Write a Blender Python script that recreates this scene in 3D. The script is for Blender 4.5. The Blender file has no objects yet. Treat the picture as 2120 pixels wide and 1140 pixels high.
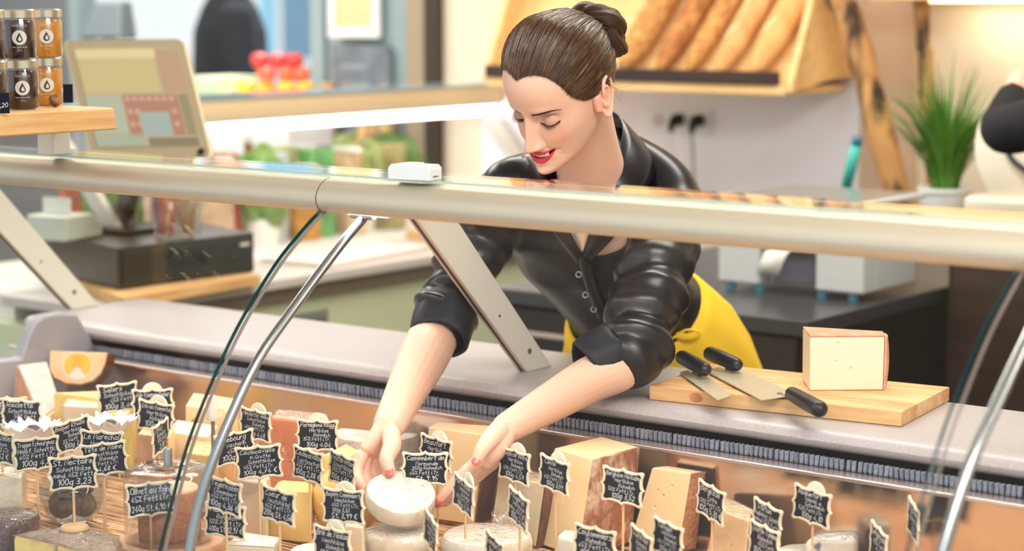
import bpy, bmesh, math, random
import numpy as np
from mathutils import noise as mnoise
from mathutils import Vector, Matrix
from mathutils.bvhtree import BVHTree

S = bpy.context.scene
COL = S.collection
rnd = random.Random(7)

# ------------------------------------------------------------------ camera
# the counter runs along X, the staff side is +Y, metres
F_PX, CX, CY, CAM_Z = 4200.0, 1060.0, 570.0, 1.62
PITCH, YAW = math.atan(570 / 4200.0), math.radians(37.3)
FW = Vector((-math.sin(YAW) * math.cos(PITCH), math.cos(YAW) * math.cos(PITCH), -math.sin(PITCH)))
RT = Vector((math.cos(YAW), math.sin(YAW), 0))
UP = RT.cross(FW)
CAM = Vector((0, 0, CAM_Z))
cam_d = bpy.data.cameras.new('camera')
cam = bpy.data.objects.new('camera', cam_d)
COL.objects.link(cam)
cam.matrix_world = Matrix(((RT.x, UP.x, -FW.x, 0), (RT.y, UP.y, -FW.y, 0), (RT.z, UP.z, -FW.z, CAM_Z), (0, 0, 0, 1)))
cam_d.sensor_width = 36
cam_d.lens = F_PX / 2120 * 36
cam_d.clip_end = 200
cam_d.dof.use_dof = True
cam_d.dof.focus_distance = 3.22
cam_d.dof.aperture_fstop = 2.6
S.camera = cam

# ------------------------------------------------------------------ light and exposure
S.view_settings.view_transform = 'Standard'
S.view_settings.look = 'None'
S.view_settings.gamma = 1
S.view_settings.use_curve_mapping = False
S.view_settings.exposure = 0.5
S.cycles.max_bounces = 10
S.cycles.transparent_max_bounces = 24
S.cycles.sample_clamp_indirect = 6
S.cycles.caustics_reflective = False
S.cycles.caustics_refractive = False
w = bpy.data.worlds.new('world')
S.world = w
w.use_nodes = True
w.node_tree.nodes['Background'].inputs[0].default_value = (0.93, 0.97, 1.0, 1)
w.node_tree.nodes['Background'].inputs[1].default_value = 0.75


def area(name, loc, target, sx, sy, power, col):
    d = bpy.data.lights.new(name, 'AREA')
    d.shape = 'RECTANGLE'
    d.size, d.size_y, d.energy, d.color = sx, sy, power, col
    o = bpy.data.objects.new(name, d)
    COL.objects.link(o)
    o.location = loc
    o.rotation_euler = (Vector(target) - Vector(loc)).to_track_quat('-Z', 'Y').to_euler()
    return o


sd_ = bpy.data.lights.new('sun', 'SUN')
sd_.energy, sd_.angle, sd_.color = 4.0, 0.02, (1, 0.97, 0.92)
sun = bpy.data.objects.new('sun', sd_)
COL.objects.link(sun)
sun.location = (-8, 12, 12)
sun.rotation_euler = Vector((0.12, -0.38, -0.9)).to_track_quat('-Z', 'Y').to_euler()
area('ceiling_lamp_front', (-0.2, 1.3, 2.85), (-1.3, 2.6, 0.9), 1.6, 0.6, 42, (1, 0.92, 0.82))
area('ceiling_lamp_staff', (-2.4, 3.7, 2.85), (-2.4, 3.6, 0.9), 2.6, 0.5, 44, (1, 0.93, 0.84))
area('ceiling_lamp_produce', (-5.4, 3.8, 2.85), (-5.4, 3.9, 0.9), 1.5, 2.0, 60, (1, 0.93, 0.84))
area('display_case_lamp', (-1.6, 2.325, 1.313), (-1.6, 2.42, 0.8), 3.2, 0.02, 5.2, (1, 0.87, 0.80))

# ------------------------------------------------------------------ helpers
def ray(x, y):
    return FW + RT * ((x - CX) / F_PX) - UP * ((y - CY) / F_PX)
def atd(x, y, d):
    return CAM + ray(x, y) * d
def onX(x, y, X):
    r = ray(x, y); return CAM + r * (X / r.x)
def onY(x, y, Y):
    r = ray(x, y); return CAM + r * (Y / r.y)
def onZ(x, y, Z):
    r = ray(x, y); return CAM + r * ((Z - CAM_Z) / r.z)
def depth(p):
    return (Vector(p) - CAM).dot(FW)


def lin(c):
    out = []
    for v in c[:3]:
        v = v / 255.0
        out.append(v / 12.92 if v <= 0.04045 else ((v + 0.055) / 1.055) ** 2.4)
    return (*out, 1)


MATS = {}


def mat(name, col, rough=0.5, metal=0.0, col2=None, nscale=8.0, ndetail=4.0, stretch=(1, 1, 1), nlo=0.35, nhi=0.65,
        bump=0.0, bscale=40.0, coat=0.0, coat_rough=0.1, coat_bump=0.0, emit=None, estr=0.0, sss=0.0, spec=0.5, attr=None,
        sheen=0.0, uvtex=False, aniso=0.0, col3=None, vscale=None):
    if name in MATS:
        return MATS[name]
    m = bpy.data.materials.new(name)
    m.use_nodes = True
    nt = m.node_tree
    N, L = nt.nodes, nt.links
    b = N['Principled BSDF']
    b.inputs['Base Color'].default_value = lin(col)
    b.inputs['Roughness'].default_value = rough
    b.inputs['Metallic'].default_value = metal
    b.inputs['Specular IOR Level'].default_value = spec
    b.inputs['Anisotropic'].default_value = aniso
    m.diffuse_color = lin(col)
    tc = N.new('ShaderNodeTexCoord')
    mp = N.new('ShaderNodeMapping')
    L.new(tc.outputs['UV' if uvtex else 'Object'], mp.inputs[0])
    mp.inputs['Scale'].default_value = stretch
    if col2:
        n = N.new('ShaderNodeTexNoise')
        n.inputs['Scale'].default_value = nscale
        n.inputs['Detail'].default_value = ndetail
        L.new(mp.outputs[0], n.inputs['Vector'])
        r = N.new('ShaderNodeValToRGB')
        r.color_ramp.elements[0].position, r.color_ramp.elements[1].position = nlo, nhi
        r.color_ramp.elements[0].color, r.color_ramp.elements[1].color = lin(col), lin(col2)
        if col3:
            e = r.color_ramp.elements.new((nlo + nhi) / 2)
            e.color = lin(col3)
        L.new(n.outputs['Fac'], r.inputs[0])
        L.new(r.outputs[0], b.inputs['Base Color'])
    if attr:
        a = N.new('ShaderNodeAttribute')
        a.attribute_name = attr
        L.new(a.outputs['Color'], b.inputs['Base Color'])
    if bump:
        n2 = N.new('ShaderNodeTexNoise')
        n2.inputs['Scale'].default_value = bscale
        n2.inputs['Detail'].default_value = 3
        L.new(mp.outputs[0], n2.inputs['Vector'])
        bp = N.new('ShaderNodeBump')
        bp.inputs['Strength'].default_value = bump
        bp.inputs['Distance'].default_value = 0.01
        L.new(n2.outputs['Fac'], bp.inputs['Height'])
        L.new(bp.outputs[0], b.inputs['Normal'])
    if coat:
        b.inputs['Coat Weight'].default_value = coat
        b.inputs['Coat Roughness'].default_value = coat_rough
        if coat_bump:
            n3 = N.new('ShaderNodeTexNoise')
            n3.inputs['Scale'].default_value = 55
            n3.inputs['Detail'].default_value = 2
            n3.inputs['Distortion'].default_value = 2.5
            L.new(tc.outputs['Object'], n3.inputs['Vector'])
            bp = N.new('ShaderNodeBump')
            bp.inputs['Strength'].default_value = coat_bump
            bp.inputs['Distance'].default_value = 0.01
            L.new(n3.outputs['Fac'], bp.inputs['Height'])
            L.new(bp.outputs[0], b.inputs['Coat Normal'])
    if emit:
        b.inputs['Emission Color'].default_value = lin(emit)
        b.inputs['Emission Strength'].default_value = estr
    if sss:
        b.inputs['Subsurface Weight'].default_value = sss
        b.inputs['Subsurface Radius'].default_value = (0.012, 0.005, 0.003)
        b.inputs['Subsurface Scale'].default_value = 1.0
    if sheen:
        b.inputs['Sheen Weight'].default_value = sheen
    MATS[name] = m
    return m


def clear_mat(name, tint=(1, 1, 1), rough=0.0, base=0.04, bump=0.0, bscale=30.0, gain=0.9):
    """thin clear sheet: light goes straight through, part of it is mirrored, more so at grazing angles"""
    if name in MATS:
        return MATS[name]
    m = bpy.data.materials.new(name)
    m.use_nodes = True
    nt = m.node_tree
    N, L = nt.nodes, nt.links
    N.remove(N['Principled BSDF'])
    out = N['Material Output']
    tr = N.new('ShaderNodeBsdfTransparent'); tr.inputs[0].default_value = (*tint, 1)
    gl = N.new('ShaderNodeBsdfGlossy'); gl.inputs['Roughness'].default_value = rough
    gl.inputs[0].default_value = (1, 1, 1, 1)
    fr = N.new('ShaderNodeLayerWeight'); fr.inputs[0].default_value = 0.5
    pw = N.new('ShaderNodeMath'); pw.operation = 'POWER'; pw.inputs[1].default_value = 5.0
    ma = N.new('ShaderNodeMath'); ma.operation = 'MULTIPLY_ADD'
    ma.inputs[1].default_value = gain; ma.inputs[2].default_value = base
    mx = N.new('ShaderNodeMixShader')
    L.new(fr.outputs['Facing'], pw.inputs[0]); L.new(pw.outputs[0], ma.inputs[0]); L.new(ma.outputs[0], mx.inputs[0])
    L.new(tr.outputs[0], mx.inputs[1]); L.new(gl.outputs[0], mx.inputs[2])
    L.new(mx.outputs[0], out.inputs[0])
    if bump:
        tc = N.new('ShaderNodeTexCoord')
        n = N.new('ShaderNodeTexNoise'); n.inputs['Scale'].default_value = bscale
        n.inputs['Detail'].default_value = 2; n.inputs['Distortion'].default_value = 2.0
        bp = N.new('ShaderNodeBump'); bp.inputs['Strength'].default_value = bump; bp.inputs['Distance'].default_value = 0.01
        L.new(tc.outputs['Object'], n.inputs['Vector']); L.new(n.outputs['Fac'], bp.inputs['Height'])
        L.new(bp.outputs[0], gl.inputs['Normal']); L.new(bp.outputs[0], fr.inputs['Normal'])
    MATS[name] = m
    return m


class MB:
    """collects vertices and faces; build() links them as one mesh object"""
    def __init__(self):
        self.v, self.f, self.uv = [], [], None
    def add(self, v, f):
        n = len(self.v)
        self.v += [tuple(p) for p in v]
        self.f += [tuple(i + n for i in q) for q in f]
        return self
    def box(self, x0, x1, y0, y1, z0, z1):
        return self.hexa([(x0, y0, z0), (x1, y0, z0), (x1, y1, z0), (x0, y1, z0), (x0, y0, z1), (x1, y0, z1), (x1, y1, z1), (x0, y1, z1)])
    def hexa(self, p):
        return self.add(p, [(3, 2, 1, 0), (4, 5, 6, 7), (0, 1, 5, 4), (1, 2, 6, 5), (2, 3, 7, 6), (3, 0, 4, 7)])
    def loft(self, rings, cap=True, closed=True):
        n = len(rings[0])
        v = [p for r in rings for p in r]
        f = []
        for i in range(len(rings) - 1):
            for j in range(n if closed else n - 1):
                k = (j + 1) % n
                f.append((i * n + j, i * n + k, (i + 1) * n + k, (i + 1) * n + j))
        if cap and closed:
            f.append(tuple(range(n - 1, -1, -1)))
            f.append(tuple((len(rings) - 1) * n + j for j in range(n)))
        return self.add(v, f)
    def prism(self, poly, z0, z1, axis='z'):
        def q(a, b, c):
            return (a, b, c) if axis == 'z' else ((a, c, b) if axis == 'y' else (c, a, b))
        r = [[q(a, b, z0) for a, b in poly], [q(a, b, z1) for a, b in poly]]
        if axis == 'y':
            r = [x[::-1] for x in r]
        return self.loft(r)
    def tube(self, pts, r, n=8, flat=1.0, cap=True, upv=None):
        pts = [Vector(p) for p in pts]
        rr = r if isinstance(r, (list, tuple)) else [r] * len(pts)
        rings = []
        t0 = (pts[1] - pts[0]).normalized()
        a = Vector(upv) if upv is not None else (Vector((0, 0, 1)) if abs(t0.z) < 0.9 else Vector((1, 0, 0)))
        u = (a - t0 * a.dot(t0)).normalized()
        for i, p in enumerate(pts):
            t = (pts[min(i + 1, len(pts) - 1)] - pts[max(i - 1, 0)]).normalized()
            u = (u - t * u.dot(t)).normalized()
            b = t.cross(u)
            rings.append([p + (u * math.cos(2 * math.pi * k / n) * flat + b * math.sin(2 * math.pi * k / n)) * rr[i] for k in range(n)])
        return self.loft(rings, cap)
    def cyl(self, x, y, z0, z1, r, n=16):
        return self.tube([(x, y, z0), (x, y, z1)], r, n)
    def lathe(self, prof, n=32, c=(0, 0, 0)):
        rings = []
        for r, z in prof:
            rr = max(r, 1e-5)
            rings.append([(c[0] + rr * math.cos(2 * math.pi * k / n), c[1] + rr * math.sin(2 * math.pi * k / n), c[2] + z) for k in range(n)])
        return self.loft(rings)
    def ell(self, c, r, nu=16, nv=10):
        rings = []
        for i in range(nv + 1):
            t = math.pi * (i + 0.02) / (nv + 0.04) - math.pi / 2
            rings.append([(c[0] + r[0] * math.cos(t) * math.cos(2 * math.pi * k / nu), c[1] + r[1] * math.cos(t) * math.sin(2 * math.pi * k / nu), c[2] + r[2] * math.sin(t)) for k in range(nu)])
        return self.loft(rings)
    def xf(self, M):
        self.v = [tuple(M @ Vector(p)) for p in self.v]
        return self
    def build(self, name, m, parent=None, smooth=False, bevel=0.0, seg=2, sub=0, loc=None, rot=None, solid=0.0, fixn=True):
        me = bpy.data.meshes.new(name)
        me.from_pydata(self.v, [], self.f)
        if fixn:
            bm = bmesh.new(); bm.from_mesh(me)
            bmesh.ops.recalc_face_normals(bm, faces=bm.faces)
            bm.to_mesh(me); bm.free()
        if self.uv:
            l = me.uv_layers.new(name='UVMap')
            for lp in me.loops:
                l.data[lp.index].uv = self.uv[lp.vertex_index]
        o = bpy.data.objects.new(name, me)
        COL.objects.link(o)
        if m:
            me.materials.append(m)
        if parent:
            o.parent = parent
        if loc is not None:
            o.location = loc
        if rot is not None:
            o.rotation_euler = rot
        if smooth:
            for p in me.polygons:
                p.use_smooth = True
            if smooth != 'all':
                try:
                    me.set_sharp_from_angle(angle=math.radians(40))
                except Exception:
                    pass
        if bevel:
            md = o.modifiers.new('bevel', 'BEVEL'); md.width = bevel; md.segments = seg; md.limit_method = 'ANGLE'
            for p in me.polygons:
                p.use_smooth = True
            md.harden_normals = True
        if sub:
            md = o.modifiers.new('sub', 'SUBSURF'); md.levels = md.render_levels = sub
        if solid:
            md = o.modifiers.new('solid', 'SOLIDIFY'); md.thickness = solid; md.offset = 0
        return o


def thing(name, label, cat, loc=(0, 0, 0), rz=0.0, group=None):
    o = bpy.data.objects.new(name, None)
    o.empty_display_size = 0.05
    COL.objects.link(o)
    o.location = loc
    o.rotation_euler = (0, 0, rz)
    return tag(o, label, cat, group)
def tag(o, label, cat, group=None, kind=None):
    o['label'] = label
    o['category'] = cat
    if group:
        o['group'] = group
    if kind:
        o['kind'] = kind
    return o
def struct(o):
    o['kind'] = 'structure'
    return o
def children(o):
    return [c for c in COL.objects if c.parent == o]
def copy_tree(o, parent=None):
    c = o.copy(); COL.objects.link(c)
    if parent:
        c.parent = parent
    for ch in children(o):
        copy_tree(ch, c)
    return c
def cr(xs, ys, x):
    """smooth interpolation of a table"""
    xs = np.asarray(xs, float); ys = np.asarray(ys, float); x = np.asarray(x, float)
    m = np.gradient(ys, xs)
    i = np.clip(np.searchsorted(xs, x) - 1, 0, len(xs) - 2)
    h = xs[i + 1] - xs[i]
    t = np.clip((x - xs[i]) / h, 0, 1)
    return (2*t**3-3*t**2+1)*ys[i] + (t**3-2*t**2+t)*h*m[i] + (-2*t**3+3*t**2)*ys[i+1] + (t**3-t**2)*h*m[i+1]
def smooth_path(pts, k=6):
    P = np.array([list(p) for p in pts], float)
    s = np.arange(len(P))
    q = np.linspace(0, len(P) - 1, (len(P) - 1) * k + 1)
    return [tuple(r) for r in np.stack([cr(s, P[:, j], q) for j in range(P.shape[1])], 1)]
def join_world(objs):
    """evaluated world-space mesh of several objects as one vertex and face list"""
    dg = bpy.context.evaluated_depsgraph_get()
    V, Fc = [], []
    for o in objs:
        e = o.evaluated_get(dg); me = e.to_mesh()
        n = len(V)
        V += [tuple(o.matrix_world @ v.co) for v in me.vertices]
        Fc += [tuple(i + n for i in p.vertices) for p in me.polygons]
        e.to_mesh_clear()
    return V, Fc
def bake(o):
    """apply the modifiers of o"""
    dg = bpy.context.evaluated_depsgraph_get()
    me = bpy.data.meshes.new_from_object(o.evaluated_get(dg))
    o.modifiers.clear()
    o.data = me
    return o
def drop(o):
    me = o.data
    bpy.data.objects.remove(o)
    if me and me.users == 0:
        bpy.data.meshes.remove(me)
# ------------------------------------------------------------------ materials of the setting and the case
m_wall = mat('cream_paint', (240, 228, 205), 0.9, bump=0.05, bscale=60)
m_wall_low = mat('white_splash_panel', (246, 245, 252), 0.6)
m_floor = mat('dark_floor_tile', (92, 80, 70), 0.5, col2=(110, 97, 86), nscale=3)
m_ceil = mat('white_ceiling', (235, 228, 215), 0.95)
m_jamb = mat('dark_jamb', (62, 50, 40), 0.6)
m_column = mat('taupe_paint', (168, 152, 128), 0.8)
m_door = mat('grey_blue_door', (146, 166, 172), 0.6)
m_alu = mat('satin_aluminium', (214, 205, 184), 0.5, 0.6)
m_strut = mat('strut_aluminium', (226, 224, 212), 0.45, 0.15)
m_chrome = mat('polished_tube', (160, 167, 172), 0.25, 1.0)
m_steel = mat('brushed_steel', (228, 208, 194), 0.13, 0.95, bump=0.02, bscale=30, stretch=(1, 1, 60))
m_stone = mat('grey_laminate', (170, 165, 168), 0.38, col2=(194, 188, 190), nscale=420, ndetail=1, nlo=0.3, nhi=0.7)
m_black = mat('black_plastic', (24, 24, 26), 0.4)
m_gap = mat('dark_grille', (20, 21, 27), 0.6)
m_bristle = mat('grey_bristle', (158, 164, 180), 0.7, col2=(128, 134, 152), nscale=200)
m_groove = mat('strut_groove', (58, 52, 50), 0.6)
m_peach = mat('strut_front_face', (222, 200, 184), 0.5, 0.3)
m_whitep = mat('white_plastic', (236, 240, 240), 0.35)
m_greyp = mat('case_end_plastic', (160, 160, 168), 0.5)
m_glass = clear_mat('clear_glass', (0.985, 0.995, 0.99), base=0.016)
m_edge = mat('glass_edge_green', (16, 66, 72), 0.15)
m_edge_l = mat('glass_edge_aqua', (186, 210, 200), 0.1)
m_edge_c = mat('glass_edge_clear', (150, 142, 136), 0.1)
m_topglass = clear_mat('top_glass', (0.96, 0.99, 0.97), base=0.08)
m_deck = mat('deck_tray', (214, 190, 170), 0.4, 0.2)
m_white = mat('white_lacquer', (238, 236, 230), 0.4)
m_led = mat('led_strip', (255, 255, 255), 0.5, emit=(255, 246, 250), estr=6.0)
m_lwood = mat('pale_wood', (222, 180, 128), 0.55, col2=(202, 152, 100), nscale=5, stretch=(1, 12, 12), bump=0.05)
m_dwood = mat('dark_brown_wood', (62, 42, 34), 0.45, col2=(44, 30, 26), nscale=4, stretch=(1, 8, 8))
m_beech = mat('plank_wood', (236, 196, 136), 0.55, col2=(214, 164, 106), nscale=6, stretch=(9, 0.8, 9), bump=0.1, bscale=25)


def slab(name, x0, x1, y0, y1, z0, z1, m, bevel=0.0, parent=None):
    return MB().box(x0, x1, y0, y1, z0, z1).build(name, m, parent, bevel=bevel)


WY = 5.15
def wx(px):
    return onY(px, 100, WY).x

# ------------------------------------------------------------------ room shell
WY = 5.15
struct(slab('floor', -9.5, 2.2, -0.4, WY + 0.12, -0.05, 0, m_floor))
struct(slab('ceiling', -9.5, 2.2, 0.6, 5.3, 3.0, 3.05, m_ceil))
struct(slab('wall_back', wx(918), 2.2, WY, WY + 0.12, 0, 3.0, m_wall))
struct(slab('wall_right', 2.1, 2.2, 2.4, WY, 0, 3.0, m_wall))
struct(slab('trim_1', wx(890), wx(918), WY - 0.03, WY + 0.12, 0, 3.0, m_jamb))
struct(slab('trim_2', wx(845), wx(890), WY - 0.01, WY + 0.12, 0, 3.0, m_column))
d1 = struct(slab('door_1', wx(640), wx(845), WY + 0.02, WY + 0.1, 0, 3.0, m_door))
slab('door_rail', wx(640), wx(845), WY + 0.005, WY + 0.02, 0.85, 0.98, m_door, 0.004, d1)
slab('door_rail', wx(640), wx(845), WY + 0.005, WY + 0.02, 0, 0.2, m_door, 0.004, d1)
for a, b in ((640, 668), (790, 845)):
    slab('door_stile', wx(a), wx(b), WY + 0.004, WY + 0.02, 0.2, 3.0, m_door, 0.004, d1)
# shop window left of the door
wn = struct(slab('window_1', wx(160), wx(640), WY + 0.05, WY + 0.056, 0.55, 2.6, m_glass))
slab('window_frame', wx(160) - 0.05, wx(160), WY, WY + 0.1, 0.5, 2.65, m_door, 0.004, wn)
slab('window_frame', wx(160), wx(640), WY, WY + 0.1, 2.6, 2.68, m_door, 0.004, wn)
slab('window_sill', wx(160), wx(640), WY - 0.06, WY + 0.1, 0.5, 0.55, m_white, 0.004, wn)
struct(slab('wall_low', wx(160), wx(640), WY, WY + 0.1, 0, 0.5, m_wall))
struct(slab('wall_left', -9.5, wx(160) - 0.05, WY, WY + 0.12, 0, 3.0, mat('slate_paint', (112, 118, 124), 0.8)))
struct(slab('wall_side', -9.5, -9.4, 0.6, WY, 0, 3.0, m_wall))
# pavement and the pale blue house across the street
struct(slab('ground', -26, 2, WY + 0.2, 22, -0.06, -0.01, mat('pavement', (205, 205, 205), 0.9)))
house = thing('town_house', 'pale blue house front across the street, seen through the shop window', 'building', (-11.3, 13.0, 0))
MB().box(-1.4, 1.4, 0, 3, 0, 7).build('wall', mat('blue_render', (150, 205, 232), 0.9), house)
for i in (-0.75, 0.45):
    for z in (1.05, 3.6):
        f = MB().box(i - 0.4, i + 0.4, -0.05, 0.02, z, z + 1.4).build('window_frame', m_white, house)
        MB().box(i - 0.33, i + 0.33, -0.056, -0.05, z + 0.07, z + 1.33).build('pane', mat('far_pane', (110, 150, 175), 0.1), f)

# ------------------------------------------------------------------ cheese display case
XL, XJ, XR = -3.29, -2.095, -0.97
case = thing('display_case', 'curved glass refrigerated cheese counter with aluminium top rail, filled with cheeses', 'display case', (-1.6, 2.3, 0))
ORG = Vector((-1.6, 2.3, 0))
def cp(name, mb, m, parent=None, **k):
    mb.v = [(p[0] + 1.6, p[1] - 2.3, p[2]) for p in mb.v]
    return mb.build(name, m, parent or case, **k)
X0, X1 = -3.3, 0.2
cp('base_cabinet', MB().box(X0, X1, 1.9, 3.0, 0.02, 0.70), m_whitep, bevel=0.01)
cp('deck', MB().box(X0, X1, 1.98, 2.645, 0.70, 0.762), m_deck)
cp('front_sill', MB().prism([(1.86, 0.70), (1.86, 0.785), (1.975, 0.785), (1.985, 0.76), (1.985, 0.70)], X0, X1, 'x'), m_greyp, bevel=0.004)
cp('rear_panel', MB().box(X0, X1, 2.645, 2.655, 0.70, 0.917), m_steel)
cp('rear_rail', MB().box(X0, X1, 2.632, 2.668, 0.914, 0.921), mat('rail_steel', (220, 205, 200), 0.25, 0.8), bevel=0.002)
cp('vent_recess', MB().box(X0, X1, 2.695, 2.72, 0.90, 0.955), m_gap)
br = cp('bristle_strip', MB().box(-3.1, X1, 2.668, 2.676, 0.917, 0.924), m_gap)
tabs = []
x = -3.08
k = 0
base_tab = []
for q in range(4):
    b = MB().hexa([(-0.0031, -0.002, 0), (0.0031, -0.003, 0), (0.0031, 0.003, 0), (-0.0031, 0.003, 0),
                   (-0.0042 + 0.0007 * q, -0.003 - 0.001 * (q % 2), 0.0150), (0.0032 + 0.0005 * q, -0.005 + 0.0012 * (q % 3), 0.0165 - 0.001 * (q % 2)), (0.0032, 0.002, 0.0165), (-0.0042, 0.002, 0.0150)])
    base_tab.append(b)
first = {}
while x < -0.98:
    q = rnd.choice((0, 1, 2, 3))
    if q not in first:
        t = MB(); t.v = list(base_tab[q].v); t.f = base_tab[q].f
        o = t.build('bristle_tab', m_bristle, br)
        first[q] = o
    else:
        o = first[q].copy(); COL.objects.link(o)
    o.location = (x + 1.6, 2.670 - 2.3, 0.922)
    o.rotation_euler = (rnd.uniform(-.12, .12), 0, rnd.uniform(-.25, .25))
    x += 0.0086 if rnd.random() > 0.07 else 0.0108
cp('clip_block', MB().box(-1.985, -1.958, 2.66, 2.672, 0.922, 0.943), m_whitep, bevel=0.002)
# worktop with a rounded nose
wp = [(2.70, 0.944), (2.682, 0.946), (2.674, 0.952), (2.672, 0.960), (2.678, 0.969), (2.690, 0.974), (2.72, 0.9755), (2.99, 0.9755), (3.01, 0.972), (3.02, 0.962), (3.015, 0.944)]
worktop = tag(MB().prism([(a - 2.85, b - 0.944) for a, b in wp], -1.75, 1.95, 'x').build('worktop', m_stone, smooth=True, loc=(-1.55, 2.85, 0.944)),
              'speckled grey laminate worktop with a rounded front edge behind the cheeses', 'worktop')
# canopy beam: bulged aluminium front, glass sheet on top
bp = [(2.292, 1.352), (2.280, 1.349), (2.270, 1.343), (2.262, 1.334), (2.258, 1.324), (2.259, 1.314), (2.264, 1.306), (2.273, 1.3005), (2.285, 1.299),
      (2.296, 1.303), (2.300, 1.318), (2.37, 1.320), (2.41, 1.325), (2.412, 1.352)]
for a, b in ((X0, XJ - 0.0012), (XJ + 0.0012, X1)):
    cp('canopy_beam', MB().prism(bp, a, b, 'x'), m_alu, smooth=True)
cp('beam_seam', MB().prism([(a + (0.0012 if a < 2.29 else -0.001), b - 0.0005) for a, b in bp], XJ - 0.0012, XJ + 0.0012, 'x'), m_groove)
for a, b in ((X0, XJ + 0.05), (XJ + 0.053, X1)):
    tg = cp('canopy_glass', MB().box(a, b, 2.284, 2.397, 1.3525, 1.3580), m_topglass)
    cp('glass_edge', MB().box(a, b, 2.2832, 2.284, 1.3550, 1.3580), m_edge_l, tg)
lamp = cp('lamp_tube', MB().tube([(-3.2, 2.345, 1.3135), (0.1, 2.345, 1.3135)], 0.006, 8), mat('case_lamp_tube', (255, 250, 240), 0.5, emit=(255, 232, 214), estr=3.0))
# front glass panes, bent
GP = smooth_path([(2.282, 1.302), (2.236, 1.272), (2.174, 1.224), (2.096, 1.143), (2.035, 1.059), (1.989, 0.981), (1.954, 0.896), (1.934, 0.844), (1.92, 0.79)], 4)
def off(path, d):
    out = []
    for i, (a, b) in enumerate(path):
        p, q = path[max(i - 1, 0)], path[min(i + 1, len(path) - 1)]
        t = Vector((q[0] - p[0], q[1] - p[1])).normalized()
        out.append((a + t.y * d, b - t.x * d))
    return out
GO = off(GP, 0.006)
for a, b in ((X0 - 0.02, XJ - 0.006), (XJ + 0.004, XR - 0.006), (XR + 0.004, X1)):
    pane = MB()
    for P in (GP, GO):
        n = len(pane.v)
        pane.v += [(x_, y_, z_) for y_, z_ in P for x_ in (a, b)]
        pane.f += [(n + 2 * i, n + 2 * i + 1, n + 2 * i + 3, n + 2 * i + 2) for i in range(len(P) - 1)]
    po = cp('front_pane', pane, m_glass, smooth='all', fixn=False)
    for xx in (a, b):
        r = [[(xx - 0.0006, p[0], p[1]), (xx + 0.0006, p[0], p[1]), (xx + 0.0006, q[0], q[1]), (xx - 0.0006, q[0], q[1])] for p, q in zip(GP, GO)]
        cp('pane_edge', MB().loft(r), m_edge if xx == b or a < X0 else m_edge_c, po)
# slanted struts and bent support tubes
for xs in (XL, XJ, XR + 0.02):
    sp = [(2.432, 1.335), (2.795, 0.9755), (2.868, 0.9755), (2.530, 1.335)]
    so = cp('strut', MB().prism(sp, xs - 0.02, xs, 'x'), m_strut, bevel=0.002)
    fr = [(2.4300, 1.337), (2.7930, 0.977), (2.7965, 0.977), (2.4335, 1.337)]
    cp('front_face', MB().prism(fr, xs - 0.0205, xs - 0.0005, 'x'), m_peach, so)
    gr = [(2.4285, 1.336), (2.7915, 0.9765), (2.794, 0.9765), (2.431, 1.336)]
    cp('groove', MB().prism(gr, xs - 0.013, xs - 0.008, 'x'), m_groove, so)
    cp('screw', MB().tube([(xs - 0.001, 2.80, 1.012), (xs + 0.0015, 2.80, 1.012)], 0.005, 12), m_chrome, so)
    cp('screw', MB().tube([(xs - 0.001, 2.715, 1.085), (xs + 0.001, 2.715, 1.085)], 0.0025, 10), m_groove, so)
for xs in (XJ + 0.012, XR + 0.014):
    tp = smooth_path([(2.352, 1.284), (2.300, 1.248), (2.198, 1.166), (2.115, 1.093), (2.046, 1.0), (1.999, 0.920), (1.972, 0.84), (1.962, 0.77)], 4)
    cp('support_tube', MB().tube([(xs, a, b) for a, b in tp], 0.0078, 12), m_chrome, smooth='all')
    hb = cp('hinge_bracket', MB().box(xs - 0.03, xs + 0.055, 2.345, 2.375, 1.285, 1.299), m_greyp, bevel=0.006, seg=3)
    cp('hinge_pin', MB().tube([(xs - 0.02, 2.35, 1.288), (xs + 0.025, 2.35, 1.288)], 0.005, 10), m_chrome, hb)
    cp('hinge_screw', MB().tube([(xs + 0.04, 2.334, 1.291), (xs + 0.04, 2.3325, 1.291)], 0.005, 12), m_strut, hb)
# end wall of the case
ep = [onX(px, py, -3.09) for px, py in ((-80, 752), (42, 741), (58, 692), (72, 666), (90, 653), (118, 648), (158, 650), (182, 692), (205, 742))]
pts = [(p.y, p.z) for p in ep] + [(2.66, 0.71), (1.99, 0.71), (1.985, 0.86)]
cp('end_panel', MB().prism(pts[::-1], -3.115, -3.085, 'x'), m_greyp, bevel=0.006, seg=3)
# small white sensor box on top of the canopy
c = onZ(834, 372, 1.358)
sb = thing('sensor_box', 'small white plastic box standing on top of the glass canopy', 'box', (c.x + 0.01, c.y + 0.014, 1.358), math.radians(8))
MB().prism([(-0.036, 0), (0.036, 0), (0.036, 0.017), (0.031, 0.0225), (-0.031, 0.0225), (-0.036, 0.017)], -0.016, 0.02, 'y').build('housing', m_whitep, sb, bevel=0.0012)
MB().box(-0.018, 0.008, -0.012, 0.016, 0.0215, 0.0245).build('top_plate', m_whitep, sb, bevel=0.001)
MB().box(0.0355, 0.0364, -0.006, 0.008, 0.005, 0.0066).build('slot', m_gap, sb)
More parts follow.
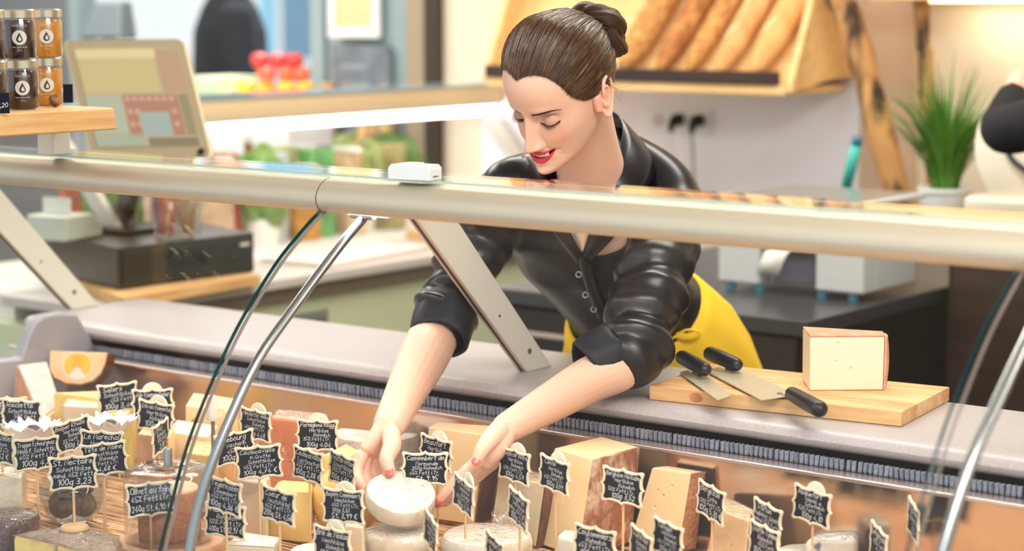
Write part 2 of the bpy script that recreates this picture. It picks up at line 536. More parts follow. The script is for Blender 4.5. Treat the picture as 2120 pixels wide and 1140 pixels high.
# ------------------------------------------------------------------ cheeses
ZD = 0.776
m_straw = mat('straw', (228, 192, 148), 0.6, col2=(200, 156, 110), nscale=30)
m_film = clear_mat('cling_film', (0.97, 0.97, 0.97), rough=0.07, base=0.07, bump=0.7, bscale=40, gain=0.8)
m_acryl = clear_mat('acrylic', (0.95, 0.95, 0.95), base=0.05)
m_gruy = mat('alpine_paste', (248, 222, 174), 0.42, col2=(245, 214, 162), nscale=9, sss=0.15)
m_berg = mat('mountain_paste', (249, 216, 164), 0.42, col2=(247, 222, 174), nscale=8, sss=0.15)
m_pale = mat('pale_paste', (249, 230, 198), 0.45, col2=(246, 222, 186), nscale=10, sss=0.15)
m_yel = mat('yellow_paste', (245, 214, 138), 0.4, col2=(240, 202, 120), nscale=8, sss=0.15)
m_emm = mat('emmental_paste', (249, 216, 168), 0.4, col2=(247, 206, 154), nscale=8, sss=0.15)
m_mim = mat('orange_paste', (244, 152, 112), 0.4, col2=(238, 138, 98), nscale=10, sss=0.15)
m_rindb = mat('brown_rind', (164, 104, 70), 0.75, col2=(222, 190, 164), nscale=42, ndetail=10, nlo=0.46, nhi=0.66, bump=0.6, bscale=120, stretch=(1, 1, 0.7))
m_rindd = mat('dark_rind', (136, 90, 60), 0.7, col2=(100, 64, 42), nscale=40, ndetail=8, bump=0.6, bscale=110, stretch=(1, 1, 0.8))
m_rindg = mat('grey_rind', (196, 178, 158), 0.8, col2=(168, 140, 118), nscale=35, ndetail=8, bump=0.5, bscale=140)
m_rindw = mat('white_grey_rind', (226, 218, 208), 0.8, col2=(204, 194, 184), nscale=40, ndetail=6, bump=0.4, bscale=160)
m_rindo = mat('tan_rind', (226, 176, 138), 0.65, col2=(206, 150, 112), nscale=30, bump=0.2, bscale=90)
m_bloom = mat('bloomy_rind', (242, 236, 222), 0.8, col2=(226, 196, 156), nscale=26, ndetail=6, nlo=0.50, nhi=0.76, bump=0.10, bscale=70)
m_blue = mat('blue_veined', (238, 230, 216), 0.6, col2=(96, 104, 122), nscale=34, ndetail=5, nlo=0.58, nhi=0.68, bump=0.3, bscale=90)
m_terra = mat('terracotta_rind', (196, 134, 98), 0.7, col2=(176, 112, 80), nscale=160, bump=0.4, bscale=200)


def wrapper(parent, k=1.012, lift=0.0012, m=None):
    """a crinkled clear film around the first mesh of parent"""
    src = [c for c in children(parent) if c.type == 'MESH'][0]
    o = src.copy()
    dg = bpy.context.evaluated_depsgraph_get()
    o.data = bpy.data.meshes.new_from_object(src.evaluated_get(dg))
    o.modifiers.clear()
    o.name = 'wrapper'; o.data.name = 'wrapper'
    bm = bmesh.new(); bm.from_mesh(o.data)
    bmesh.ops.subdivide_edges(bm, edges=[e for e in bm.edges if e.calc_length() > 0.02], cuts=9, use_grid_fill=True)
    bm.normal_update()
    seed = Vector((rnd.random() * 9, rnd.random() * 9, 0))
    for v in bm.verts:
        v.co += v.normal * (lift + 0.0024 * abs(mnoise.noise(v.co * 55 + seed)) + 0.0008 * abs(mnoise.noise(v.co * 160 + seed)))
    bm.to_mesh(o.data); bm.free()
    o.data.materials.clear(); o.data.materials.append(m or m_film)
    for p in o.data.polygons:
        p.use_smooth = True
    COL.objects.link(o)
    o.parent = parent
    return o


def block(name, label, quad, zt, flare, mp, rinds=(), mr=None, z0=ZD, wrap=False, bulge=0.006, shift=(0, 0), holes=(), cat='cheese', top_rind=False, bev=0.0022):
    T = [onZ(x, y, zt) for x, y in quad]
    c = sum(T, Vector()) / 4
    back = max(max(p.y for p in T), max(c.y + (p.y - c.y) * flare + shift[1] for p in T)) - (2.632 if z0 == ZD else 99)
    if back > 0:      # keep clear of the steel rear panel
        T = [p - Vector((0, back, 0)) for p in T]
        c.y -= back
    B = [Vector((c.x + (p.x - c.x) * flare + shift[0], c.y + (p.y - c.y) * flare + shift[1], z0)) for p in T]
    o = Vector((c.x + shift[0] * .5, c.y + shift[1] * .5, z0))
    t = thing(name, label, cat, o)
    P = [p - o for p in B] + [p - o for p in T]
    paste = MB().hexa(P).build('paste', mp, t, bevel=bev, seg=2)
    if holes:
        bake(paste)
        hm = MB()
        for (u, v, r) in holes:   # on the front face (corner 0 to 1)
            a = P[0].lerp(P[1], u).lerp(P[4].lerp(P[5], u), v)
            hm.ell(a, (r, r * 0.8, r), 12, 8)
        ho = hm.build('hole_cutter', mp)
        ho.location = o
        bpy.context.view_layer.update()
        md = paste.modifiers.new('holes', 'BOOLEAN'); md.operation = 'DIFFERENCE'; md.object = ho; md.solver = 'EXACT'
        bake(paste)
        drop(ho)
    ctr = sum(P, Vector()) / 8
    for s in rinds:
        i, j = s, (s + 1) % 4
        a, b, d, e = P[i], P[j], P[i + 4], P[j + 4]
        n = (b - a).cross(d - a).normalized()
        if n.dot((a + e) / 2 - ctr) < 0:
            n = -n
        NU, NV = 8, 6
        g = []
        for layer in (0.0005, 1.0):
            for v in range(NV + 1):
                for u in range(NU + 1):
                    fu, fv = u / NU, v / NV
                    p = a.lerp(b, fu).lerp(d.lerp(e, fu), fv)
                    h = 0.0005 if layer < 1 else 0.0035 + bulge * (1 - (2 * fu - 1) ** 2) * (1 - 0.6 * (2 * fv - 1) ** 2) + rnd.uniform(-.0004, .0004)
                    g.append(p + n * h)
        m = MB()
        W_ = NU + 1
        K = W_ * (NV + 1)
        f = []
        for v in range(NV):
            for u in range(NU):
                q = v * W_ + u
                f.append((K + q, K + q + 1, K + q + 1 + W_, K + q + W_)); f.append((q, q + W_, q + 1 + W_, q + 1))
        edge = [u for u in range(W_)] + [v * W_ + NU for v in range(1, NV + 1)] + [NV * W_ + u for u in range(NU - 1, -1, -1)] + [v * W_ for v in range(NV - 1, 0, -1)]
        for q in range(len(edge)):
            r_ = edge[(q + 1) % len(edge)]
            f.append((edge[q], r_, r_ + K, edge[q] + K))
        m.add(g, f)
        m.build('rind', mr, t, smooth=True)
    if top_rind:
        m = MB().hexa([p + Vector((0, 0, 0.0002)) for p in P[4:]] + [p + Vector((0, 0, 0.003)) for p in P[4:]])
        m.build('rind', mr, t, bevel=0.001)
    if wrap:
        wrapper(t)
    return t


def wheel(name, label, c, R, h, m, wrap=False, cat='cheese', edge=0.006, arc=None, mp=None, rz=0.0, n=40, group=None):
    """whole wheel, or with arc (degrees) a sector of one with its cut face as a part"""
    t = thing(name, label, cat, c, rz, group)
    pr = [(0, 0), (R - edge, 0), (R - edge * 0.3, edge * 0.3), (R, edge), (R, h - edge), (R - edge * 0.3, h - edge * 0.3), (R - edge, h), (R * 0.5, h + 0.0008), (0, h + 0.001)]
    if not arc:
        b = MB().lathe(pr, n)
        b.v = [(x * (1 + 0.012 * math.sin(7 * x / R + 3 * y / R)), y * (1 + 0.012 * math.sin(5 * y / R)), z + rnd.uniform(-.0004, .0004)) for x, y, z in b.v]
        b.build('rind', m, t, smooth=True)
    else:
        k = max(6, int(arc / 6))
        rings = [[(r * math.cos(math.radians(arc) * i / k), r * math.sin(math.radians(arc) * i / k), z) for r, z in pr] for i in range(k + 1)]
        MB().loft(rings).build('rind', m, t, smooth=True)
        ins = [(0.004 + max(r - 0.006, 0), min(max(z, 0.003), h - 0.003)) for r, z in pr]
        for i, s in ((0, -1), (k, 1)):
            a = math.radians(arc) * i / k
            nrm = Vector((-math.sin(a), math.cos(a), 0)) * s
            r1 = [Vector((r * math.cos(a), r * math.sin(a), z)) + nrm * 0.0003 for r, z in ins]
            r2 = [p + nrm * 0.0012 for p in r1]
            MB().loft([r1, r2]).build('cut_face', mp, t)
    if wrap:
        wrapper(t)
    return t


# straw mats on the deck
for i, (x0, x1) in enumerate(((-3.18, -2.42), (-2.40, -1.66), (-1.64, -0.92))):
    b = MB()
    for k in range(420):
        yy = rnd.uniform(2.0, 2.62)
        xx = rnd.uniform(x0, x1 - 0.12)
        L_ = rnd.uniform(0.09, 0.2)
        dy = rnd.uniform(-.012, .012)
        z = 0.7645 + rnd.uniform(0, 0.0085)
        b.tube([(xx, yy, z), (min(xx + L_, x1), yy + dy, z + rnd.uniform(-.001, .0015))], rnd.uniform(0.0012, 0.0021), 5)
    b.add([(x0, 2.0, 0.7625), (x1, 2.0, 0.7625), (x1, 2.62, 0.7625), (x0, 2.62, 0.7625), (x0, 2.0, 0.7665), (x1, 2.0, 0.7665), (x1, 2.62, 0.7665), (x0, 2.62, 0.7665)],
          [(3, 2, 1, 0), (4, 5, 6, 7), (0, 1, 5, 4), (1, 2, 6, 5), (2, 3, 7, 6), (3, 0, 4, 7)])
    tag(b.build('straw_mat', m_straw), ['woven straw mat under the cheeses at the glass bowl and planer', 'woven straw mat under the camembert stack', 'woven straw mat under the tall mountain cheeses'][i], 'mat', 'straw mats', 'stuff')

# big pieces, right half
block('alpine_cheese', 'large pale yellow alpine cheese with mottled pinkish brown rind behind the Hochalm sign',
      [(1189, 915), (1268, 937), (1360, 912), (1284, 891)], 0.925, 1.14, m_berg, (1,), m_rindb, bulge=0.012, shift=(-0.012, -0.02))
block('mountain_cheese', 'yellow cheese with a few small holes and a sandy brown rind behind the Extra sign',
      [(1368, 961), (1449, 973), (1476, 969), (1400, 957)], 0.895, 1.25, m_berg, (1,), mat('sandy_rind', (196, 140, 98), 0.8, col2=(166, 110, 72), nscale=130, ndetail=6, bump=0.5, bscale=160), bulge=0.005, shift=(-0.015, -0.02),
      holes=((0.3, 0.72, 0.003), (0.45, 0.66, 0.0035), (0.32, 0.5, 0.003), (0.6, 0.8, 0.0028)))
block('tall_cheese', 'tall smooth cream cheese with a dark brown rind behind the Beaufort sign',
      [(887, 884), (1003, 899), (1040, 882), (905, 873)], 0.925, 0.96, m_gruy, (1,), m_rindd, bulge=0.004, shift=(-0.008, -0.015))
block('gruyere_piece', 'cream cheese piece with a chestnut brown rind behind the Greyerzer sign',
      [(1032, 985), (1127, 1001), (1174, 988), (1088, 972)], 0.875, 1.02, m_pale, (1,), m_rindd, bulge=0.004, shift=(-0.008, -0.012), wrap=True)
block('wrapped_wedge', 'pale orange cheese wedge in cling film between the Extra and Stilton signs',
      [(1496, 1050), (1562, 1074), (1570, 1050), (1513, 1022)], 0.862, 1.25, m_emm, (), None, wrap=True, shift=(-0.005, -0.015))
block('blue_cheese', 'white blue-veined cheese piece in cling film right of the Roquefort sign',
      [(1722, 1093), (1832, 1088), (1834, 1072), (1748, 1076)], 0.845, 1.0, m_blue, (), None, wrap=True, bev=0.009)
block('white_soft_cheese', 'white soft cheese piece standing left of the Coulommiers sign',
      [(1152, 1108), (1192, 1118), (1200, 1098), (1166, 1094)], 0.835, 1.15, m_bloom, (), None, wrap=True, bev=0.006)
c = onZ(1008, 1102, 0.815)
t = wheel('soft_cheese_wheel', 'round cream soft cheese in cling film with the Pierre Robert sign', (c.x, c.y, ZD), 0.069, 0.039, m_bloom, wrap=True, edge=0.009)
b = MB()
for k in range(22):
    a = 2 * math.pi * k / 22
    b.v += [(0.010 * math.cos(a), 0.046 + 0.006 * math.sin(a), 0.0405), (0.028 * math.cos(a), 0.05 + 0.015 * math.sin(a), 0.056 + 0.009 * math.sin(3.1 * k))]
for k in range(22):
    i, j = 2 * k, 2 * ((k + 1) % 22)
    b.f.append((i, j, j + 1, i + 1))
b.build('wrapper_knot', m_film, t, smooth='all', solid=0.0006)
c = onZ(1670, 1137, 0.815)
wheel('white_round_cheese', 'low white round cheese at the bottom right beside the blue-veined piece', (c.x, c.y, ZD), 0.048, 0.037, m_bloom, edge=0.008)
# camemberts: one on the deck, one in the hands
c = onZ(826, 1096, ZD + 0.033)
wheel('camembert', 'white camembert in film lying under the one held in the hands', (c.x, c.y, ZD), 0.056, 0.033, m_bloom, wrap=True, edge=0.008)
hc = atd(829, 1031, 3.135)
held = wheel('camembert', 'white camembert in clear film held and tilted in both hands', hc, 0.0545, 0.031, m_bloom, wrap=True, edge=0.008)
nrm = (Vector((0, 0, 1)) + (CAM - hc).normalized() * 0.52 + RT * 0.13).normalized()
held.rotation_mode = 'QUATERNION'
held.rotation_quaternion = nrm.to_track_quat('Z', 'Y')
held.location = hc - nrm * 0.0155
HELD_C, HELD_N = hc, nrm
# middle
block('orange_cheese', 'large bright orange cheese block in cling film behind the Mimolette sign',
      [(560, 862), (662, 873), (682, 856), (574, 846)], 0.925, 1.02, m_mim, (), None, wrap=True, holes=((0.4, 0.5, 0.003), (0.25, 0.7, 0.0025), (0.6, 0.35, 0.003), (0.75, 0.6, 0.0025)), bev=0.006)
c = onZ(762, 893, 0.885)
wheel('cut_wheel', 'low cheese half wheel with mottled top standing behind the hands', (c.x, c.y + 0.02, ZD), 0.075, 0.105, m_rindw, arc=200, mp=m_pale, rz=math.radians(190))
block('yellow_wedge', 'pale yellow cheese wedge with a pointed top behind the Trüffel sign',
      [(668, 940), (742, 938), (738, 928), (716, 917)], 0.895, 1.0, m_yel, (), None, bev=0.004)
c = onZ(680, 1030, 0.835)
t = thing('gourd_cheese', 'smooth yellow gourd shaped cheese lying behind the Lactosefrei sign', 'cheese', (c.x + 0.012, c.y + 0.03, ZD), 0.4)
MB().lathe([(0, 0), (0.03, 0.004), (0.048, 0.02), (0.056, 0.045), (0.053, 0.07), (0.042, 0.09), (0.026, 0.103), (0.018, 0.112), (0.022, 0.122), (0.018, 0.132), (0, 0.136)], 40).build('rind', m_yel, t, smooth='all')
block('cream_block', 'cream cheese block in film under the Caciocavallo Grotta sign',
      [(488, 992), (552, 1000), (560, 984), (500, 978)], 0.868, 1.04, m_pale, (), None, wrap=True, bev=0.004)
block('round_end_piece', 'yellow cheese piece with rounded end behind the Neufchâtel sign',
      [(560, 1010), (640, 1018), (650, 995), (575, 990)], 0.855, 1.05, m_yel, (0,), m_yel, bulge=0.012, bev=0.01)
block('wrapped_white_wedge', 'white topped cheese wedge in cling film under the Rohmilch sign',
      [(470, 1128), (566, 1134), (580, 1116), (500, 1104)], 0.812, 1.05, m_pale, (), m_bloom, wrap=True, top_rind=True, bev=0.003)
c = onZ(652, 1132, 0.812)
wheel('brie_piece', 'small white brie disc at the bottom edge under the Brie sign', (c.x, c.y, ZD), 0.038, 0.034, m_bloom, edge=0.007)
block('small_wrapped_cheese', 'small pale cheese in film between the Bayern sign and the camemberts',
      [(706, 1086), (752, 1090), (756, 1076), (712, 1074)], 0.83, 1.15, m_pale, (), None, wrap=True, bev=0.004)
# emmental pieces behind the bent tube
block('emmental_piece', 'emmental piece with large holes behind the bent support tube',
      [(384, 838), (492, 852), (502, 826), (400, 812)], 0.91, 1.06, m_emm, (), None, bev=0.003,
      holes=((0.18, 0.75, 0.011), (0.5, 0.55, 0.009), (0.8, 0.72, 0.012), (0.35, 0.3, 0.01), (0.66, 0.98, 0.009)))
block('emmental_block', 'smooth orange yellow emmental block behind the turned sign', [(285, 897), (350, 905), (362, 884), (300, 878)], 0.895, 1.06, m_emm, (0,), m_rindo, bulge=0.002, bev=0.003)
block('flat_emmental', 'flat pale cheese slab lying between the Schweizer sign and the glass edge', [(345, 892), (430, 903), (452, 880), (366, 868)], 0.885, 1.02, m_pale, (), None, bev=0.003)
block('glazed_block', 'yellow cheese block with shiny skin left of the Vacherin sign', [(378, 935), (440, 942), (452, 915), (392, 908)], 0.875, 1.02, m_yel, (), None, wrap=True, bev=0.004)

# ---------------- left group
def ridge(name, label, A, B_, zt, quadb, zb, mp, mr, wrap=False):
    """tent shaped wedge: ridge from A to B, base quad"""
    a, b = onZ(*A, zt), onZ(*B_, zt)
    q = [onZ(x, y, zb) for x, y in quadb]
    o = sum(q, Vector()) / 4
    t = thing(name, label, 'cheese', o)
    e = (b - a).normalized()
    n = Vector((-e.y, e.x, 0)) * 0.004
    P = [p - o for p in q] + [a - n - o, b - n - o, b + n - o, a + n - o]
    MB().hexa(P).build('paste', mp, t, bevel=0.002)
    d = (P[1] - P[0]).cross(P[4] - P[0]).normalized()
    if d.dot(P[0] - P[3]) < 0:
        d = -d
    MB().hexa([P[0] + d * .0003, P[1] + d * .0003, P[5] + d * .0003, P[4] + d * .0003, P[0] + d * .004, P[1] + d * .004, P[5] + d * .004, P[4] + d * .004]).build('rind', mr, t, bevel=0.001)
    if wrap:
        wrapper(t)
    return t
ridge('rind_wedge', 'tent shaped cheese wedge with a white grey rind at the far left', (35, 757), (92, 750), 0.935, [(84, 868), (122, 838), (88, 812), (28, 836)], 0.86, m_rindo, m_rindw)
block('support_cheese', 'low orange cheese slab under the white grey rind wedge', [(6, 868), (84, 876), (124, 842), (40, 832)], 0.86, 1.02, m_emm, (), None)
c = onZ(112, 862, 0.86)
t = wheel('yellow_sector', 'yellow cheese sector lying flat beside the white grey wedge', (c.x - 0.01, c.y + 0.01, ZD), 0.15, 0.125, m_yel, arc=42, mp=m_yel, rz=math.radians(8))
block('film_block', 'cream cheese block in glossy film behind the tissue ruffles', [(130, 838), (203, 842), (210, 826), (140, 822)], 0.895, 1.03, m_pale, (), None, wrap=True, bev=0.003)
block('olive_slab', 'yellow green cheese slab behind the Salers sign', [(196, 852), (262, 862), (275, 840), (212, 833)], 0.885, 1.02, mat('herb_paste', (232, 214, 130), 0.5, col2=(196, 190, 96), nscale=30), (), None)
# half round slice with a yellow sticker, leaning on the case end
c = onZ(131, 838, 0.845)
t = thing('labelled_slice', 'half round cheese slice with yellow round sticker leaning upright at far left', 'cheese', (c.x, c.y + 0.05, ZD), math.radians(26))
pl = [(-0.062, 0.0)] + [(0.062 * math.cos(a), -0.062 * math.sin(a) * 0.98) for a in [math.pi - i * math.pi / 20 for i in range(1, 20)]] + [(0.062, 0.0)]
pl = [(-0.058, 0.0), (-0.057, -0.035), (-0.045, -0.052), (-0.02, -0.062), (0.01, -0.063), (0.035, -0.055), (0.05, -0.04), (0.058, -0.02), (0.060, 0.0)]
mb = MB().prism(pl, -0.02, 0.02, 'y')
mb.xf(Matrix.Translation((0, 0, 0.165)) @ Matrix.Rotation(math.radians(-14), 4, 'X'))
mb.build('paste', m_emm, t, bevel=0.002)
rb = MB().prism([(a * 1.03, b_ * 1.06) for a, b_ in pl[1:]][::1] + [(0.05, -0.02), (-0.045, -0.02)], -0.0185, 0.022, 'y')
rb.xf(Matrix.Translation((0, 0, 0.165)) @ Matrix.Rotation(math.radians(-14), 4, 'X'))
rb.build('rind', m_rindd, t, bevel=0.001)
def on_slice(name, mb, m, e):
    mb.v = [(x, -0.0205 - e, z) for x, z, _ in mb.v]
    mb.xf(Matrix.Translation((0, 0, 0.165)) @ Matrix.Rotation(math.radians(-14), 4, 'X'))
    return mb.build(name, m, t)
disc = lambda r, sy, cx, cy, a0, a1, n=28: [(cx, cy)] + [(cx + r * math.cos(a0 + (a1 - a0) * i / n), cy + r * sy * math.sin(a0 + (a1 - a0) * i / n)) for i in range(n + 1)]
def flat(poly):
    b = MB(); b.v = [(x, y, 0) for x, y in poly]; b.f = [(0, i, i + 1) for i in range(1, len(poly) - 1)]; return b
on_slice('sticker', flat(disc(0.032, 0.84, 0.002, -0.028, 0, 2 * math.pi)), m_white, 0.0006)
on_slice('sticker_print', flat(disc(0.029, 0.84, 0.002, -0.027, math.radians(-52), math.radians(232))), mat('sticker_yellow', (250, 200, 60), 0.4), 0.001)
for i in range(4):
    on_slice('sticker_line', MB().box(-0.010 + 0.002 * (i % 2), 0.012 - 0.002 * (i % 3), -0.0125 - 0.0055 * i, -0.0115 - 0.0055 * i, 0, 0.0001), mat('sticker_ink', (205, 145, 30), 0.5), 0.0014)
block('slice_stand', 'dark wrapped cheese block behind the slice with the yellow sticker', [(100, 815), (180, 818), (198, 796), (120, 792)], 0.85, 1.0, m_rindd, (), None)
# bowl of dark cheese balls with tissue
m_tissue = mat('white_tissue', (252, 252, 252), 0.9)
m_ball = mat('peppered_crust', (62, 50, 48), 0.9, col2=(104, 88, 80), nscale=90, bump=0.8, bscale=160)
def ruffle(px, py, zt, label, r):
    c = onZ(px, py, zt)
    t = thing('tissue_ruffle', label, 'tissue paper', (c.x, c.y, zt - 0.02), 0, 'tissue ruffles')
    b = MB()
    n, R_ = 110, [(0.25, 0.0), (0.5, 0.010), (0.75, 0.022), (0.95, 0.032), (1.12, 0.037)]
    for i, (q, z) in enumerate(R_):
        for k in range(n):
            a = 2 * math.pi * k / n
            wv = math.sin(a * 13 + i * .5 + 2 * math.sin(a * 2)) * 0.5 + math.sin(a * 7 + 1) * 0.3 + math.sin(a * 23 + i) * 0.3
            rr = r * q * (1 + 0.10 * wv * q)
            b.v.append((rr * math.cos(a), rr * math.sin(a), z + 0.006 * wv * q))
    for i in range(len(R_) - 1):
        for k in range(n):
            b.f.append((i * n + k, i * n + (k + 1) % n, (i + 1) * n + (k + 1) % n, (i + 1) * n + k))
    b.build('paper', m_tissue, t, smooth='all', solid=0.0005)
    MB().ell((0, 0, 0.006), (r * 0.55, r * 0.55, 0.03)).build('ball', m_ball, t, smooth=True)
ruffle(68, 898, 0.895, 'white tissue ruffle left of the Belper sign', 0.042)
ruffle(228, 886, 0.895, 'white tissue ruffle right of the Belper sign', 0.040)
bc = onZ(150, 1046, 0.80)
b = None
bowl = thing('glass_bowl', 'clear glass bowl of dark cheese balls behind the Nectaire sign', 'bowl', (bc.x, bc.y, ZD))
MB().lathe([(0, 0), (0.03, 0), (0.036, 0.004), (0.046, 0.02), (0.053, 0.042), (0.056, 0.066), (0.0572, 0.066), (0.0545, 0.042), (0.0475, 0.02), (0.037, 0.006), (0, 0.004)], 48).build('bowl_wall', clear_mat('bowl_glass', (0.84, 0.85, 0.86), base=0.08), bowl, smooth='all')
first_b = None
for i, (a, r, z) in enumerate(((0.2, 0.024, 0.027), (1.8, 0.024, 0.027), (3.3, 0.024, 0.027), (4.8, 0.024, 0.027), (1.0, 0.018, 0.058), (3.1, 0.018, 0.058), (5.1, 0.018, 0.058))):
    q = tag(MB().ell((0, 0, 0), (0.0205, 0.0205, 0.019), 14, 10).build('cheese_ball', m_ball, smooth=True, loc=(bc.x + r * math.cos(a), bc.y + r * math.sin(a), ZD + z)),
            'dark peppered cheese ball in the clear glass bowl', 'cheese', 'cheese balls in the bowl')
t = thing('bowl_tag', 'small orange paper tag standing among the dark balls in the glass bowl', 'paper tag', (bc.x + 0.005, bc.y - 0.02, ZD + 0.06), 0.5)
MB().box(-0.010, 0.010, -0.0006, 0.0006, 0, 0.02).build('paper', mat('orange_paper', (232, 160, 60), 0.6), t)
# lower left
block('pale_wedge_left', 'pale cheese wedge in film at the left edge above the dark round cheese', [(-30, 985), (44, 990), (52, 968), (-10, 962)], 0.875, 1.04, m_pale, (), None, wrap=True)
c = onZ(16, 1066, 0.832)
wheel('dark_round_cheese', 'dark brown round cheese in film at the lower left edge', (c.x - 0.01, c.y + 0.005, ZD), 0.05, 0.056, mat('dark_wax', (104, 72, 62), 0.5, col2=(84, 58, 50), nscale=20), wrap=True, edge=0.01)
c = onZ(118, 1124, 0.822)
wheel('half_wheel', 'grey rinded half wheel in film at the bottom left edge', (c.x, c.y, ZD), 0.094, 0.046, m_rindg, arc=188, mp=m_yel, rz=math.radians(-6), wrap=True, edge=0.01)
# cheese planer: round wooden base, cheese cylinder, acrylic hood, steel pin
gc = onZ(352, 1118, 0.795)
gr = thing('cheese_planer', 'round wooden cheese planer with terracotta coloured cheese under a clear hood', 'cheese planer', (gc.x, gc.y, ZD))
MB().lathe([(0, 0), (0.082, 0), (0.0835, 0.003), (0.0835, 0.016), (0.081, 0.02), (0.06, 0.021), (0.058, 0.026), (0, 0.026)], 56).build('base', mat('planer_wood', (226, 180, 142), 0.5, col2=(214, 164, 124), nscale=10), gr, smooth=True)
MB().lathe([(0, 0.0265), (0.046, 0.0265), (0.048, 0.03), (0.048, 0.096), (0.046, 0.1), (0, 0.1)], 44).build('cheese', m_terra, gr, smooth=True)
MB().lathe([(0, 0.1003), (0.0455, 0.1003), (0.044, 0.1035), (0.02, 0.103), (0, 0.104)], 40).build('cheese_top', m_emm, gr, smooth=True)
MB().lathe([(0.0690, 0.0265), (0.0690, 0.12), (0.066, 0.130), (0.055, 0.135), (0, 0.136), (0, 0.1338), (0.0545, 0.1332), (0.0645, 0.1285), (0.067, 0.12), (0.067, 0.0265)], 56).build('hood', m_acryl, gr, smooth='all')
MB().lathe([(0, 0.1362), (0.0065, 0.1362), (0.0065, 0.162), (0.0055, 0.164), (0, 0.164)], 20).build('pin', m_chrome, gr, smooth=True)
# white handled probe standing behind the tube
pc = onZ(440, 846, 0.945)
pb = thing('cheese_iron', 'white handled steel cheese iron standing upright behind the bent tube', 'cheese iron', (pc.x, pc.y, 0.875))
MB().cyl(0, 0, 0, 0.055, 0.0035, 12).build('shaft', m_chrome, pb, smooth=True)
MB().lathe([(0, 0.05), (0.010, 0.051), (0.0115, 0.056), (0.009, 0.066), (0.0095, 0.085), (0.0075, 0.092), (0, 0.094)], 20).build('handle', mat('ivory_handle', (238, 228, 214), 0.4), pb, smooth=True)

# ------------------------------------------------------------------ chalkboard price signs
GL = {}
for ln in '''A 0d3l6d 1g5g
B 0d0l ~0l4l4i0h ~0h5h5e0d
C ~5k3l0j0f2d5e
D 0d0l ~0l4k5g4e0d
E 5l0l0d5d 0h4h
F 5l0l0d 0h4h
G ~5k3l0j0f2d5e5g3g
H 0l0d 5l5d 0h5h
K 0l0d 5l0g5d
L 0l0d5d
M 0d1l3f5l6d
N 0d0l5d5l
O ~3l0j0f3d6f6j3l
P 0d0l ~0l5l5h0g
R 0d0l ~0l5l5h0g 2g5d
S ~5k3l0k1h4g5e3d0e
T 0l6l 3l3d
V 0l3d6l
W 0l1d3h5d6l
a ~4h2i0g0e2d4f 4i4d5d
b 0l0d ~0g2i4g4e2d0e
c ~4h2i0g0e2d4e
d 4l4d ~4g2i0g0e2d4f
e ~0g4g3i1i0g0e2d4e
f ~4k3l2k2d 0i4i
g ~4h2i0g0e2d4f ~4i4b2a0b
h 0l0d ~0g2i4g4d
i 0i0d 0j0k
k 0l0d 4i0f4d
l 0l0d1d
m 0i0d ~0g2i3g3d ~3g5i6g6d
n 0i0d ~0g2i4g4d
o ~2i0g0e2d4e4g2i
p 0i0a ~0g2i4g4e2d0e
q ~4h2i0g0e2d4f 4i4a
r 0i0d ~0g1i3i
s ~4h2i0h3f4e2d0d
t ~2l2e3d4d 0i4i
u ~0i0e2d4e 4i4d
v 0i2d4i
w 0i1d3h5d6i
x 0i4d 4i0d
y 0i2d 4i1a
z 0i4i0d4d
0 ~2l0j0f2d4f4j2l
1 0j2l2d
2 ~0j2l4j3g0d 0d4d
3 ~0l3l4j1h ~1h4g4e2d0e
4 3d3l0f5f
5 4l0l0h ~0h3h4f2d0e
6 ~3l0h0e2d4f2h0f
7 0l4l1d 1h3h
8 ~2h4j2l0j2h4f2d0f2h
9 ~4j2l0j2h4j 4j3d
% 0d5l ~1l0k1j2k1l ~4f3e4d5e4f
€ ~5k3l1j1f3d5e 0i3i 0g3g
. 0d0e
, 1e0b
- 0g3g'''.split('\n'):
    GL[ln[0]] = ln[2:].split()
for a_, b_, ac in (('ä', 'a', ('1k1l', '3k3l')), ('ö', 'o', ('1k1l', '3k3l')), ('ü', 'u', ('1k1l', '3k3l')), ('é', 'e', ('1k3m',)), ('ê', 'e', ('0k2m4k',)), ('â', 'a', ('0k2m4k',))):
    GL[a_] = GL[b_] + list(ac)


def strokes(ch):
    out = []
    for s in GL.get(ch, []):
        sm = s[0] == '~'
        s = s.lstrip('~')
        p = [(int(s[i]), 'abcdefghijklm'.index(s[i + 1]) - 3) for i in range(0, len(s), 2)]
        if sm:
            for _ in range(2):
                q = [p[0]]
                for a, b in zip(p, p[1:]):
                    q += [(a[0] * .75 + b[0] * .25, a[1] * .75 + b[1] * .25), (a[0] * .25 + b[0] * .75, a[1] * .25 + b[1] * .75)]
                p = q + [p[-1]]
        out.append(p)
    return out


